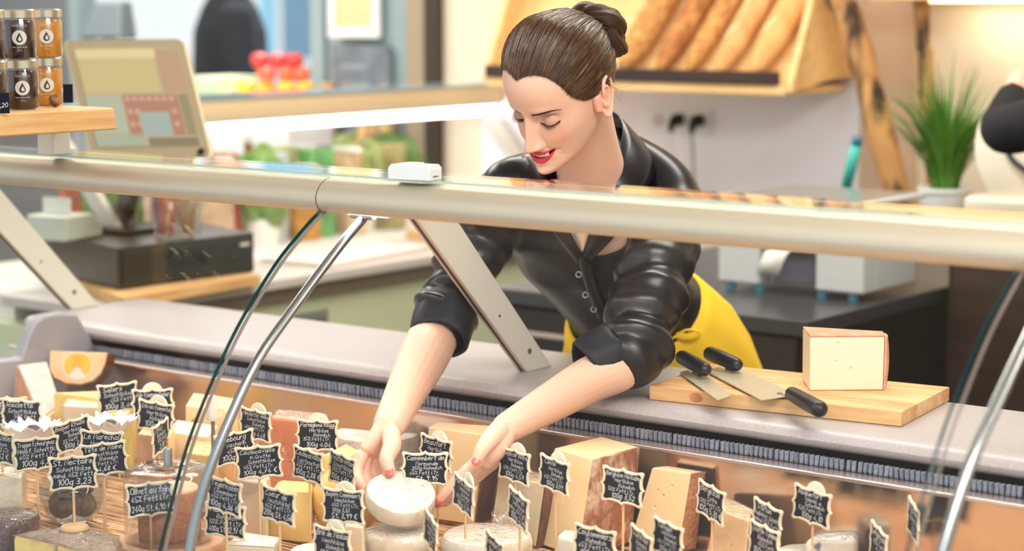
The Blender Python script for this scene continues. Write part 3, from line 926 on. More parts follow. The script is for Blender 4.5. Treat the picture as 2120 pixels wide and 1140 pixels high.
def lettering(lines, W, H):
    """handwritten lines as flat ribbons on a board W x H, centred"""
    b = MB()
    wts = [1.15] + [0.92] * (len(lines) - 2) + [1.25] if len(lines) > 1 else [1.0]
    tot = sum(wts)
    y = H / 2
    for i, (ln, wt) in enumerate(zip(lines, wts)):
        lh = H * wt / tot
        cap = lh * 0.84 / 9.0
        y -= lh
        adv = []
        x = 0.0
        for ch in ln:
            if ch == ' ':
                x += 3.2; continue
            st = strokes(ch)
            w_ = max([p[0] for s in st for p in s] or [2])
            adv.append((x, st)); x += w_ + 1.7
        x -= 1.7
        sx = min(cap * 1.0, W / max(x, 1))
        sy = min(cap, sx * 1.5)
        x0 = (W - x * sx) * ([0.15, 0.6, 0.75, 0.35, 0.6, 0.6][i % 6] if i < len(lines) - 1 else 0.6) - W / 2
        th = 0.66 * min(cap, sx * 1.25) * (1.1 if i in (0, len(lines) - 1) else 1.0)
        tilt = rnd.uniform(0.0, 0.03)
        for gx, st in adv:
            jy = rnd.uniform(-.4, .4) * sy
            js = rnd.uniform(0.93, 1.08)
            for p in st:
                q = [(x0 + gx * sx + (a + c_ * 0.16) * sx, y + lh * 0.2 + c_ * sy * js + jy + tilt * gx * sx) for a, c_ in p]
                if len(q) == 2 and abs(q[0][0] - q[1][0]) + abs(q[0][1] - q[1][1]) < th:
                    q[1] = (q[0][0] + th * 0.3, q[0][1] + th)
                n = len(b.v)
                for j in range(len(q)):
                    a, c_ = q[max(j - 1, 0)], q[min(j + 1, len(q) - 1)]
                    dx, dy = c_[0] - a[0], c_[1] - a[1]
                    L_ = math.hypot(dx, dy) or 1
                    dx, dy = dx / L_, dy / L_
                    e = -0.5 if j == 0 else (0.5 if j == len(q) - 1 else 0)
                    cx_, cy_ = q[j][0] + dx * e * th, q[j][1] + dy * e * th
                    b.v += [(cx_ - dy * th / 2, 0, cy_ + dx * th / 2), (cx_ + dy * th / 2, 0, cy_ - dx * th / 2)]
                b.f += [(n + 2 * j, n + 2 * j + 1, n + 2 * j + 3, n + 2 * j + 2) for j in range(len(q) - 1)]
    return b


QP = [(0, 1.07), (0.05, 1.0), (0.14, 0.945), (0.28, 0.915), (0.46, 0.905), (0.60, 0.915), (0.70, 0.945), (0.77, 0.985), (0.84, 1.005), (0.91, 1.0), (0.965, 0.97), (0.985, 0.90), (0.975, 0.82),
      (0.94, 0.72), (0.92, 0.58), (0.918, 0.42), (0.93, 0.26), (0.955, 0.13), (1.0, 0.05), (1.05, 0)]
OUT = QP + [(a, -b) for a, b in QP[-2::-1]] + [(-a, -b) for a, b in QP[1:]] + [(-a, b) for a, b in QP[-2:0:-1]]
m_frame = mat('cream_sign_frame', (240, 222, 192), 0.5)
m_board = mat('chalkboard', (17, 20, 30), 0.55, col2=(23, 26, 37), nscale=60, spec=0.2)
m_chalk = mat('chalk_marker', (252, 252, 255), 0.7)
m_stick = mat('bamboo_stick', (232, 192, 142), 0.6)
m_disc = mat('cream_clip_disc', (244, 234, 210), 0.4)
SW, SH = 0.0775, 0.0575


def sign(px, py, w, side, roll, zc, disc, text, foot=0, label=None, zb=ZD):
    c = onZ(px, py, zc)
    d = depth(c)
    ang = math.acos(min(1.0, w * d / F_PX / (SW * 0.985)))
    f = Vector((-c.x, -c.y, 0)).normalized()
    rz = math.atan2(f.x, -f.y) - side * ang
    lines = text.split('|')
    lab = label or 'chalkboard price sign reading ' + ' '.join(lines[:1] if len(lines[0]) > 5 else lines[:2]).strip()
    t = thing('price_sign', lab, 'price sign', (c.x, c.y, zb), rz, 'chalkboard price signs')
    hz = zc - zb
    Ry = Matrix.Translation((0, 0, hz)) @ Matrix.Rotation(math.radians(roll), 4, 'Y')
    a, h = SW / 2 * 0.955, SH / 2 * 0.94
    ino = [(x * a, z * h) for x, z in OUT]
    ini = [(x * (a - 0.0042), z * (h - 0.0042)) for x, z in OUT]
    n = len(ino)
    mid = [(x * (a - 0.0016), z * (h - 0.0016)) for x, z in OUT]
    r = [[(x, 0.002, z) for x, z in ino], [(x, -0.0002, z) for x, z in ino], [(x, -0.0014, z) for x, z in mid], [(x, -0.0010, z) for x, z in ini], [(x, 0.0008, z) for x, z in ini], [(x, 0.002, z) for x, z in ini]]
    fm = MB()
    fm.v = [p for q in r for p in q]
    for i in range(6):
        for k in range(n):
            A, B_ = i * n + k, i * n + (k + 1) % n
            C_, D_ = ((i + 1) % 6) * n + (k + 1) % n, ((i + 1) % 6) * n + k
            fm.f.append((A, B_, C_, D_))
    fm.xf(Ry).build('frame', m_frame, t, smooth=True)
    bm_ = MB().prism([(x * 1.01, z * 1.01) for x, z in ini], 0.0004, 0.0018, 'y').xf(Ry).build('board', m_board, t)
    if text.strip('|'):
        lt = lettering(lines, (SW - 0.0042 * 2) * 0.83, (SH - 0.0084) * 0.86)
        lt.v = [(x, 0.0001, z) for x, _, z in lt.v]
        lt.xf(Ry).build('lettering', m_chalk, bm_, fixn=False)
    MB().tube([(0, 0.0035, 0.0), (0, 0.0035, hz + SH * 0.2)], 0.0019, 8).build('stick', m_stick, t, smooth=True)
    if disc:
        dm = MB().prism([(0.0185 * math.cos(k * math.pi / 14), 0.0185 * math.sin(k * math.pi / 14)) for k in range(28)], 0.0056, 0.009, 'y')
        dm.xf(Matrix.Translation((0, 0, SH * 0.31))).xf(Ry).build('clip_disc', m_disc, t, bevel=0.001)
    if foot:
        MB().lathe([(0, 0), (0.021, 0), (0.022, 0.003), (0.02, 0.0065), (0, 0.007)], 28).build('foot', m_stick, t, smooth=True)
    return t


SG = [
 # px, py, width px, side nearer, roll, height, disc, text
 (14, 852, 88, 1, 0, 0.902, 0, 'Alpk  |Rohm|100g'),
 (45, 858, 86, 1, 2, 0.918, 0, 'Raclette|Schnittkäse|50% Fett|100g 1,98'),
 (244, 823, 88, -1, -3, 0.925, 0, 'Salers|Schnittkäse|45% Fett|100g 3,40'),
 (316, 835, 92, 1, 0, 0.92, 1, 'Alp Emmentaler|Hartkäse|Rohmilch|2,85'),
 (322, 862, 78, 1, 5, 0.915, 1, 'Schweiz Emmental|Hartkäse|Rohmilch|100g 2,4'),
 (333, 905, 36, -1, -4, 0.90, 0, 'Etivaz|Rohmilch|50% Fett|2,30'),
 (149, 901, 84, -1, -8, 0.92, 0, 'Belper Knolle|Hartkäse|Rohmilch|2% Fett|100g 7,16'),
 (0, 926, 60, 1, 0, 0.915, 0, 'Appenzeller|Schorn|50% i.Tr.|3,42 €'),
 (76, 939, 103, 1, -3, 0.918, 0, 'Trappe Echourgnac|Halbf. Schnittk.|40% Fett i.Tr.|100g 4,60'),
 (210, 925, 94, 1, 2, 0.922, 0, 'Le Marechal|Hartkäse|Rohmilch|100g 3,98'),
 (215, 950, 105, -1, -5, 0.915, 0, 'Tête de Moine|Schnittkäse|Rohmilch|50% Fett i.Tr.|4,68 €'),
 (151, 978, 107, -1, -2, 0.912, 0, 'St. Nectaire|Schnittkäse|mind. 45% Fett|100g 3,23'),
 (311, 1033, 106, -1, -4, 0.875, 0, 'Olivet au foin|45% Fett i.Tr.|240g St. 6,90 €'),
 (486, 927, 86, -1, -3, 0.912, 0, 'Friebourg|Vacherin|45% Fett|100g 2,95'),
 (528, 879, 68, 1, 3, 0.92, 1, 'Mimolette vieille|Schnittkäse|Rohmilch|40% Fett i.Tr.|100g 4.48'),
 (657, 901, 92, 1, 0, 0.915, 1, 'Parmigiano Reggi|Hartkäse|Rohmilch|35% Fett i.Tr.|100g 4.04'),
 (536, 956, 103, -1, -4, 0.908, 0, 'Caciocavallo|in Grotta|Schnittkäse|45% Fett i.Tr.|100g 4,74 €', 0, 'wide chalkboard price sign reading Caciocavallo in Grotta'),
 (637, 963, 66, 1, 4, 0.905, 0, 'Caciocavallo|Lactosefrei|45% Fett i.Tr.|100g 2,88 €', 0, 'narrow chalkboard price sign reading Caciocavallo Lactosefrei'),
 (708, 973, 58, 1, 5, 0.90, 0, 'Trüffel-Anton|Schnittkäse|50% Fett i.Tr.|100g 4,00 €'),
 (466, 1078, 90, 1, 2, 0.843, 0, 'Munster|Rohmilch|50% Fett i.Tr.|400g St. 12,97 €'),
 (464, 1027, 74, 1, 5, 0.899, 0, 'Tegernseer|Camembert|45% Fett i.Tr.|100g 4,36 €'),
 (575, 1047, 75, 1, 4, 0.88, 0, 'Coeur de|Neufchâtel|45% Fett i.Tr.|200g St. 4,56'),
 (710, 1047, 92, 1, -1, 0.878, 1, 'Bayern Camembert|Weichkäse|45% Fett i.Tr.|100g 3,32|St. 3,99 €'),
 (687, 1128, 82, 1, 1, 0.835, 1, 'Brie de Meaux|Weichkäse|Rohmilch|100g 2,98'),
 (902, 938, 70, 1, 4, 0.912, 1, 'Beaufort|Hartkäse|Rohmilch|100g 4,20'),
 (880, 970, 104, 1, 1, 0.898, 0, 'Camembert de|Normandie|250g Rohmilch|45% Fett i.Tr.|St. 9,95'),
 (959, 1026, 45, 1, 9, 0.882, 1, 'Pierre Robert|Weichkäse|Rohmilch|75% Fett i.Tr.|100g 3,39'),
 (1064, 964, 68, 1, 4, 0.905, 1, 'Greyerzer extra|Hartkäse|Rohmilch|50% Fett i.Tr.|100g 4,59'),
 (1147, 983, 65, 1, 4, 0.91, 1, 'Comté|Hartkäse|Rohmilch|45% Fett i.Tr.|100g 3.09'),
 (1072, 1054, 44, 1, 8, 0.872, 0, 'Fougerus|Weichkäse|mind. 45% Fett|100g 2,56'),
 (891, 1102, 28, 1, 10, 0.852, 0, 'Saint Felicien|Weichkäse|60% Fett|2,65'),
 (1023, 1146, 38, 1, 6, 0.82, 0, 'Camembert bio|Rohmilch|2,9'),
 (1288, 1007, 90, 1, 3, 0.908, 0, 'Bergkäse Hochalm|Hartkäse|Rohmilch|50% Fett i.Tr.|100g 3,52'),
 (1471, 1040, 60, 1, 7, 0.885, 0, 'Bergkäse|Extra|50% Fett i.Tr.|100g 5,10 €'),
 (1230, 1128, 92, 1, 3, 0.85, 0, 'Coulommiers|Rohmilch|45% Fett i.Tr.|100g 2,48'),
 (1326, 1134, 48, 1, 6, 0.842, 0, 'Südtiroler|Rohmilch|50% Fett|2,7'),
 (1381, 1117, 66, 1, 4, 0.862, 0, 'Taleggio|Weichkäse|Rohmilch|48% Fett i.Tr.|100g 2,75'),
 (1587, 1078, 62, 1, 6, 0.872, 0, 'Stilton|halbfest. Schnitt|mind. 55% Fett|100g 3,79'),
 (1581, 1124, 66, 1, 4, 0.855, 0, 'Truffe-Tomme|Rohmilch|45% Fett|100g 5,00'),
 (1680, 1048, 82, 1, 5, 0.895, 1, 'Roquefort|Weichk. a.|Schafmilch|52% Fett i.Tr.|100g 4,10'),
 (1818, 1128, 36, 1, 6, 0.85, 0, 'Gorgonzola|48% Fett|2,20'),
 (1890, 1078, 24, 1, 6, 0.885, 0, 'Fourme|Rohmilch|3,10'),
]
for q, s in enumerate(SG):
    if q == 11:      # this one stands on a wooden disc on the half wheel
        sign(*s, foot=1, zb=0.8235)
    else:
        sign(*s, zb=ZD)
# the disc footed stick of the sign above the half wheel
# ------------------------------------------------------------------ the saleswoman
woman = thing('person', 'woman with dark braided bun in black satin blouse and yellow apron leaning over the cheeses', 'person', (-1.98, 3.3, 0))
W_ORG = Vector((-1.98, 3.3, 0))
m_skin = mat('skin', (240, 196, 170), 0.42, attr='Col', sss=0.35, spec=0.4, bump=0.03, bscale=900)
m_hair = mat('brown_hair', (42, 29, 21), 0.36, col2=(112, 84, 56), nscale=1.0, ndetail=3, stretch=(210, 2.2, 1), uvtex=True, nlo=0.42, nhi=0.74, bump=0.5, bscale=1.0, spec=0.55)
m_hairb = mat('bun_hair', (40, 25, 18), 0.34, col2=(104, 68, 44), nscale=1.0, ndetail=3, stretch=(60, 3, 1), uvtex=True, nlo=0.36, nhi=0.72, bump=0.6, bscale=1.0, spec=0.55)
m_satin = mat('black_satin', (17, 16, 25), 0.31, spec=0.5)
m_cuff = mat('black_satin_inside', (15, 19, 34), 0.55, spec=0.4)
m_apron = mat('yellow_cotton', (250, 205, 42), 0.85, bump=0.1, bscale=22)
m_trouser = mat('dark_trousers', (30, 32, 40), 0.8)
m_lash = mat('lash_black', (22, 16, 16), 0.6)
m_brow = mat('brow_brown', (66, 42, 34), 0.8)
m_teeth = mat('teeth', (248, 244, 238), 0.25)
m_nail = mat('coral_nail', (236, 106, 96), 0.2, spec=0.6)

# head frame: local -Y is the way the face looks, +Z up
HR = Matrix(((0.9858, 0.1262, 0.1108), (-0.0488, 0.8465, -0.5302), (-0.1606, 0.5172, 0.8406)))
HT = atd(1158, 195, 3.25)
_E = atd(1107, 255, 3.2)
_R = Matrix.Rotation(0.05, 3, -FW)
HR = _R @ HR
HT = _E + _R @ (HT - _E)
HM = Matrix.Translation(HT) @ HR.to_4x4()


def G(d, s):
    return np.exp(-(d / s) ** 2)
MW = 0.0305
def mouth(x):
    t = np.clip(np.abs(x) / MW, 0, 1)
    k = 1 - t * t
    zm = -0.0617 + 0.0105 * t ** 2
    zut = zm + 0.0062 * k ** 0.8 + 0.0010 * G(np.abs(x) - 0.006, 0.004) * k
    zub = zm - 0.0002
    zlt = zm - 0.0078 * k ** 0.8
    zlb = zlt - 0.0092 * k ** 0.7
    return zut, zub, zlt, zlb, t


def build_head():
    zt = [-.1075, -.1032, -.0965, -.088, -.0755, -.0628, -.05, -.03, -.01, .01, .03, .05, .07, .09, .105, .114, .118]
    yf = [-.066, -.079, -.0855, -.0865, -.082, -.082, -.0815, -.080, -.0785, -.080, -.0845, -.086, -.081, -.066, -.044, -.022, -.004]
    yb = [-.030, -.010, .008, .020, .035, .05, .065, .082, .095, .105, .109, .109, .103, .088, .066, .042, .022]
    hw = [.009, .0215, .031, .039, .0475, .0535, .058, .063, .0665, .069, .071, .0715, .0685, .058, .043, .027, .010]
    z = np.concatenate([np.linspace(-.1073, .04, 230), np.linspace(.041, .1178, 70)])
    th = np.concatenate([np.linspace(-1.35, 1.35, 250), np.linspace(1.35, 2 * math.pi - 1.35, 90)[1:-1]])
    Z, T = np.meshgrid(z, th, indexing='ij')
    YF, YB, HW = cr(zt, yf, Z), cr(zt, yb, Z), cr(zt, hw, Z)
    yc = YF * 0.42 + YB * 0.58
    yc = np.clip(yc, -0.03, 0.02) * 0.7
    s, c = np.sin(T), np.cos(T)
    e = np.interp(Z, [-.118, -.10, -.06, 0.0, .06, .118], [1.0, 1.0, .94, .90, .94, 1.0])
    X = HW * np.sign(s) * np.abs(s) ** e
    Y = np.where(c > 0, yc - (yc - YF) * np.abs(c) ** e, yc + (YB - yc) * np.abs(c) ** e)
    fr = np.clip(-(Y - 0.0) / 0.03, 0, 1)
    ax = np.abs(X)
    # cheeks, sockets
    Y -= .0045 * G(ax - .036, .017) * G(Z + .034, .016) * fr
    X += np.sign(X) * .003 * G(ax - .055, .02) * G(Z + .018, .02) * fr
    Y += .0028 * G(ax - .044, .014) * G(Z + .064, .018) * fr
    Y += .0085 * G(ax - .030, .0155) * G(Z - .004, .0105) * fr
    Y += .005 * G(ax - .0135, .007) * G(Z - .003, .010) * fr
    Y -= .0025 * G(ax - .028, .017) * G(Z - .0225, .007) * fr
    # closed lid over the eyeball
    R = .0128
    q = R * R - (ax - .0312) ** 2 - ((Z + .002) * 1.08) ** 2
    ye = -.0615 - np.sqrt(np.clip(q, 0, None))
    k = np.clip(q / (R * R), 0, 1)
    Y = np.where((q > 0) & (fr > 0), np.minimum(Y, Y * (1 - k ** .5) + ye * k ** .5), Y)
    Y += .0016 * G((Z - (.0105 - 14 * (ax - .031) ** 2)), .0016) * G(ax - .031, .013) * fr       # lid crease
    Y += .0013 * G((Z - (-.0085 + 12 * (ax - .031) ** 2)), .0013) * G(ax - .031, .013) * fr       # below the lashes
    # nose
    hz = cr([-.060, -.0555, -.051, -.047, -.0415, -.034, -.022, -.010, .002, .012, .025], [0, .001, .009, .0195, .0258, .0240, .0188, .0145, .0090, .0040, 0], Z)
    wz = cr([-.060, -.050, -.041, -.030, -.015, .0, .02], [.009, .0095, .0105, .0088, .0078, .0078, .012], Z)
    Y -= np.clip(hz, 0, None) * np.exp(-(ax / wz) ** 2.4) * fr
    Y -= .0095 * G(ax - .0128, .0052) * G(Z + .0435, .0060) * fr
    Y += .003 * G(ax - .0185, .0035) * G(Z + .043, .007) * fr
    Y += .0022 * G(ax - (.022 + (-.05 - Z) * .55), .0045) * np.clip((-.045 - Z) / .006, 0, 1) * np.clip((Z + .076) / .008, 0, 1) * fr
    # lips
    zut, zub, zlt, zlb, t = mouth(X)
    inx = (ax < MW) & (fr > 0.5)
    Y -= .0035 * G(ax, .026) * G(Z + .068, .016) * fr
    def band(lo, hi):
        u = np.clip((Z - lo) / np.maximum(hi - lo, 1e-5), 0, 1)
        return np.sin(np.pi * u) ** .7 * ((Z > lo) & (Z < hi))
    Y -= np.where(inx, .0034 * band(zub, zut) * (1 - t ** 3), 0)
    Y -= np.where(inx, .0046 * band(zlb, zlt) * (1 - t ** 3), 0)
    op = np.clip(np.minimum(zub - Z, Z - zlt) / .0012, 0, 1)
    Y += np.where(inx, .0085 * op * (1 - t ** 4), 0)
    Y += .0030 * G(ax - (MW + .0015), .0035) * G(Z + .0585, .005) * fr
    Y += .0030 * G(ax, .018) * G(Z + .0855, .005) * fr
    Y -= .0040 * G(ax, .014) * G(Z + .0955, .010) * fr
    nz, nt_ = Z.shape
    v = np.stack([X, Y, Z], -1).reshape(-1, 3)
    f = []
    for i in range(nz - 1):
        for j in range(nt_):
            k2 = (j + 1) % nt_
            f.append((i * nt_ + j, i * nt_ + k2, (i + 1) * nt_ + k2, (i + 1) * nt_ + j))
    f.append(tuple(range(nt_ - 1, -1, -1)))
    f.append(tuple((nz - 1) * nt_ + j for j in range(nt_)))
    return [tuple(p) for p in v], f


HV, HF = build_head()
HB = BVHTree.FromPolygons([Vector(p) for p in HV], HF)
def face_y(x, z, dy=0.0):
    h = HB.ray_cast(Vector((x, -0.3, z)), Vector((0, 1, 0)))
    return (h[0].y if h[0] else -0.08) + dy
def skull(d, off=0.0, c=Vector((0, 0.01, 0.02))):
    h = HB.ray_cast(c + d.normalized() * 0.3, -d.normalized())
    return h[0] + d.normalized() * off if h[0] else c + d.normalized() * 0.09
def hw_(p):
    return HM @ Vector(p)
def loc(p):
    return Vector(p) - W_ORG
def wpart(name, mb, m, parent=None, local_head=False, **k):
    if local_head:
        mb.v = [tuple(hw_(p)) for p in mb.v]
    mb.v = [tuple(Vector(p) - W_ORG) for p in mb.v]
    return mb.build(name, m, parent or woman, **k)


def temp(mb, name='tmp'):
    return mb.build(name, None)
def remesh_smooth(objs, vox, it, fac=0.5):
    V, Fc = join_world(objs)
    for o in objs:
        drop(o)
    m = MB(); m.v, m.f = V, Fc
    o = m.build('tmp', None)
    r = o.modifiers.new('r', 'REMESH'); r.mode = 'VOXEL'; r.voxel_size = vox; r.adaptivity = 0
    if it:
        s = o.modifiers.new('s', 'SMOOTH'); s.iterations = it; s.factor = fac
    bake(o)
    return o
def capsule(pts, rad, n=16, k=5):
    """smooth tapering tube through points with rounded ends"""
    P = smooth_path([(*p, r) for p, r in zip(pts, rad)], k)
    c = [Vector(p[:3]) for p in P]; r = [p[3] for p in P]
    a, b = (c[0] - c[1]).normalized(), (c[-1] - c[-2]).normalized()
    pre = [(c[0] + a * r[0] * math.sin(t), r[0] * math.cos(t)) for t in (1.45, 1.15, .75, .35)]
    post = [(c[-1] + b * r[-1] * math.sin(t), r[-1] * math.cos(t)) for t in (.35, .75, 1.15, 1.45)]
    cc = [p for p, _ in pre] + c + [p for p, _ in post]
    rr = [q for _, q in pre] + r + [q for _, q in post]
    return MB().tube(cc, rr, n)


# ---- arms and hands (skeleton points: picture position and distance -> metres)
A = atd
def hand_z(x, y, d):   # points read off an enlarged view of the hands
    return atd(700 + x * 480 / 1520, 780 + y * 480 / 1520, d)
SR, SL = A(1040, 410, 3.56), A(1392, 436, 3.49)
ER, EL = A(914, 664, 3.49), A(1308, 735, 3.31)
WR_, WL_ = hand_z(335, 315, 3.245), hand_z(1105, 335, 3.20)
armR, armL = [], []
def arm(S_, E, W, rs):
    m = E.lerp(W, 0.35)
    return capsule([S_, S_.lerp(E, .5), E, m, E.lerp(W, .7), W], rs, 20)
armR.append(temp(arm(SR, ER, WR_, (0.050, 0.044, 0.042, 0.0425, 0.034, 0.0265))))
armL.append(temp(arm(SL, EL, WL_, (0.050, 0.044, 0.040, 0.0375, 0.031, 0.0245))))
def flatpalm(W, K1, K4, t0, t1, wr, up_d):
    """palm as a loft from the wrist to the knuckle line K1..K4"""
    rings = []
    ax = (K1 - K4)
    mid = (K1 + K4) / 2
    for s in (-0.12, 0.0, 0.2, 0.45, 0.7, 0.9, 1.0, 1.06):
        c = W.lerp(mid, s)
        wdt = (wr * (1 - min(max(s, 0), 1)) + (ax.length / 2 + 0.009) * min(max(s, 0), 1)) * (0.9 if s > 1 else 1)
        th = (t0 * (1 - min(max(s, 0), 1)) + t1 * min(max(s, 0), 1)) * (0.75 if s > 1 else 1)
        f = (mid - W).normalized()
        u = (ax - f * ax.dot(f)).normalized()
        n = u.cross(f)
        rings.append([c + u * math.copysign(abs(math.cos(a)) ** .8, math.cos(a)) * wdt + n * math.sin(a) * th for a in [2 * math.pi * k / 24 for k in range(24)]])
    return MB().loft(rings)
# her right hand: thumb on top of the camembert, fingers round its far left rim
kR = [hand_z(150, 520, 3.215), hand_z(190, 495, 3.235), hand_z(232, 480, 3.25), hand_z(272, 475, 3.265)]
armR.append(temp(flatpalm(WR_, kR[0], kR[3], 0.021, 0.0135, 0.026, None)))
fR = [
    ([kR[0], hand_z(120, 610, 3.205), hand_z(135, 680, 3.185), hand_z(178, 738, 3.17)], (0.0118, 0.0108, 0.0098, 0.0082)),
    ([kR[1], hand_z(168, 610, 3.225), hand_z(192, 690, 3.20), hand_z(232, 742, 3.18)], (0.0118, 0.0108, 0.0098, 0.0084)),
    ([kR[2], hand_z(222, 600, 3.24), hand_z(245, 672, 3.22), hand_z(285, 720, 3.20)], (0.0112, 0.0102, 0.0094, 0.008)),
    ([kR[3], hand_z(272, 580, 3.255), hand_z(292, 640, 3.24), hand_z(325, 690, 3.22)], (0.0102, 0.0092, 0.0084, 0.0074)),
    ([WR_.lerp(hand_z(352, 400, 3.20), .7), hand_z(352, 450, 3.19), hand_z(318, 540, 3.165), hand_z(338, 622, 3.15)], (0.0155, 0.0150, 0.0122, 0.0094)),
]
for p, r in fR:
    armR.append(temp(capsule(p, r, 14)))
# her left hand: open, fingers stretched towards the right rim of the camembert
kL = [hand_z(952, 525, 3.165), hand_z(955, 555, 3.18), hand_z(965, 580, 3.197), hand_z(985, 592, 3.212)]
armL.append(temp(flatpalm(WL_, kL[0], kL[3] + (kL[3] - kL[0]) * .1, 0.019, 0.0155, 0.024, None)))
armL.append(temp(capsule([WL_.lerp(hand_z(1060, 420, 3.17), .6), hand_z(1020, 470, 3.165), hand_z(975, 545, 3.17)], (0.02, 0.021, 0.015), 16)))
fL = [
    ([kL[0], hand_z(840, 618, 3.150), hand_z(750, 705, 3.152), hand_z(668, 800, 3.158)], (0.0112, 0.0102, 0.0092, 0.0076)),
    ([kL[1], hand_z(838, 650, 3.168), hand_z(752, 735, 3.170), hand_z(670, 822, 3.175)], (0.0114, 0.0104, 0.0094, 0.0078)),
    ([kL[2], hand_z(852, 670, 3.185), hand_z(775, 745, 3.188), hand_z(700, 822, 3.192)], (0.0108, 0.0098, 0.009, 0.0076)),
    ([kL[3], hand_z(895, 672, 3.20), hand_z(838, 728, 3.205), hand_z(785, 785, 3.21)], (0.0098, 0.0088, 0.008, 0.0068)),
    ([WL_.lerp(hand_z(1040, 350, 3.165), .75), hand_z(1005, 398, 3.145), hand_z(948, 470, 3.125), hand_z(908, 545, 3.115)], (0.0165, 0.0150, 0.0120, 0.0092)),
]
for p, r in fL:
    armL.append(temp(capsule(p, r, 14)))
oR = remesh_smooth(armR, 0.0017, 6, 0.5)
oL = remesh_smooth(armL, 0.0017, 6, 0.5)

# ---- trunk, neck, legs under the clothes
SDIR = Vector((0.95, 0.31, 0)).normalized()
def trunk_rings(spec, n=36, sq=0.9):
    cs = [A(*s[0]) for s in spec]
    rings = []
    for i, s in enumerate(spec):
        t = (cs[min(i + 1, len(cs) - 1)] - cs[max(i - 1, 0)]).normalized()
        u = (SDIR - t * SDIR.dot(t)).normalized()
        v = t.cross(u)
        rings.append([cs[i] + u * math.copysign(abs(math.cos(a)) ** sq, math.cos(a)) * s[1] + v * math.copysign(abs(math.sin(a)) ** sq, math.sin(a)) * s[2] for a in [2 * math.pi * k / n for k in range(n)]])
    return rings
TR = [((1356, 735, 3.86), .172, .125), ((1335, 680, 3.80), .150, .118), ((1305, 625, 3.73), .120, .098), ((1268, 565, 3.66), .128, .102), ((1236, 505, 3.61), .150, .112),
      ((1222, 450, 3.57), .168, .102), ((1220, 412, 3.55), .155, .084), ((1222, 388, 3.54), .105, .066), ((1224, 372, 3.53), .070, .056)]
tr = [temp(MB().loft(trunk_rings([(a, b - .012, c - .012) for a, b, c in TR])))]
nb, nt2 = A(1232, 392, 3.49), hw_((0, 0.035, -0.03))
tr.append(temp(capsule([nb + Vector((0, 0.03, -0.05)), nb, nb.lerp(nt2, .5), nt2, nt2.lerp(hw_((0, 0.03, 0.02)), .6)], (0.078, 0.064, 0.055, 0.054, 0.05), 24)))
PEL = A(1356, 745, 3.88)
for s in (-1, 1):
    h = PEL + SDIR * 0.09 * s
    kx = Vector((h.x, h.y - 0.03, 0.50)); fx = Vector((h.x, h.y + 0.03, 0.08))
    tr.append(temp(capsule([h, h.lerp(kx, .5), kx, kx.lerp(fx, .35), fx], (0.088, 0.08, 0.056, 0.055, 0.038), 20)))
    tr.append(temp(capsule([fx + Vector((0, 0.03, -0.035)), fx + Vector((0, -0.06, -0.045)), fx + Vector((0, -0.15, -0.055))], (0.036, 0.036, 0.024), 16)))
# open neck of the blouse: skin wedge down to the first button
def ring_between(pts):
    return [Vector(p) for p in pts]
oT = remesh_smooth(tr, 0.006, 6, 0.5)

# ---- ear
def ear(side):
    E = Matrix.Translation((side * 0.0705, 0.022, -0.010)) @ Matrix.Rotation(side * math.radians(28), 4, 'Z') @ Matrix.Rotation(math.radians(-10), 4, 'X')
    P = lambda y, z, x=0.0: E @ Vector((side * x, y, z))
    hel = [(-0.010, 0.002, .006), (-0.013, 0.014, .008), (-0.007, 0.027, .010), (0.004, 0.031, .012), (0.015, 0.025, .014), (0.019, 0.010, .015), (0.016, -0.006, .013), (0.009, -0.018, .010), (0.000, -0.028, .007), (-0.009, -0.029, .004), (-0.012, -0.020, .002)]
    parts = [temp(capsule([P(*h) for h in hel], [.0026, .0030, .0033, .0034, .0035, .0034, .0033, .0036, .0050, .0048, .0036], 10, 4))]
    ant = [(-0.002, 0.018, .008), (0.006, 0.014, .0105), (0.009, 0.003, .011), (0.006, -0.009, .009), (-0.001, -0.016, .007)]
    parts.append(temp(capsule([P(*h) for h in ant], [.003, .0032, .0034, .0032, .003], 10, 4)))
    parts.append(temp(capsule([P(-0.0115, -0.002, .004), P(-0.0105, -0.010, .006)], (.0035, .004), 10, 4)))
    pl = MB().ell((0, 0, 0), (0.003, 0.0165, 0.028), 20, 12)
    pl.xf(E @ Matrix.Translation((side * 0.005, 0.002, 0)) @ Matrix.Rotation(side * math.radians(-16), 4, 'Z'))
    parts.append(temp(pl))
    parts.append(temp(capsule([P(-0.012, 0.004, -.006), P(-0.012, -0.014, -.006)], (.008, .007), 12, 3)))
    o = remesh_smooth(parts, 0.0010, 3, 0.5)
    for v in o.data.vertices:
        v.co = HM @ v.co
    return o
hm = MB(); hm.v, hm.f = HV, HF
hm.xf(HM)
oH = temp(hm)
body = oH
body.name = body.data.name = 'body'
for q in (ear(1), ear(-1), oT, oR, oL):
    md = body.modifiers.new('u', 'BOOLEAN'); md.operation = 'UNION'; md.object = q
    try:
        md.solver = 'MANIFOLD'
    except Exception:
        md.solver = 'EXACT'
    bpy.context.view_layer.update()
    n0 = len(body.data.vertices)
    bake(body)
    if len(body.data.vertices) < n0 * 0.6:
        print('WARN union lost the head')
    drop(q)
me = body.data
co = np.empty(len(me.vertices) * 3); me.vertices.foreach_get('co', co); co = co.reshape(-1, 3)
Rn, Tn = np.array(HR), np.array(HT)
L_ = (co - Tn) @ Rn
x, y, z = L_[:, 0], L_[:, 1], L_[:, 2]
ax = np.abs(x)
front = np.clip((-.045 - y) / .015, 0, 1) * (z > -.13) * (z < .1) * (ax < .075)
base = np.array(lin((240, 198, 174))[:3])
colr = np.tile(base, (len(co), 1))
def paint(c, a):
    global colr
    a = np.clip(a, 0, 1)[:, None]
    colr = colr * (1 - a) + np.array(lin(c)[:3]) * a
inhead = (np.abs(z) < .13) & (ax < .085) & (np.abs(y) < .13)
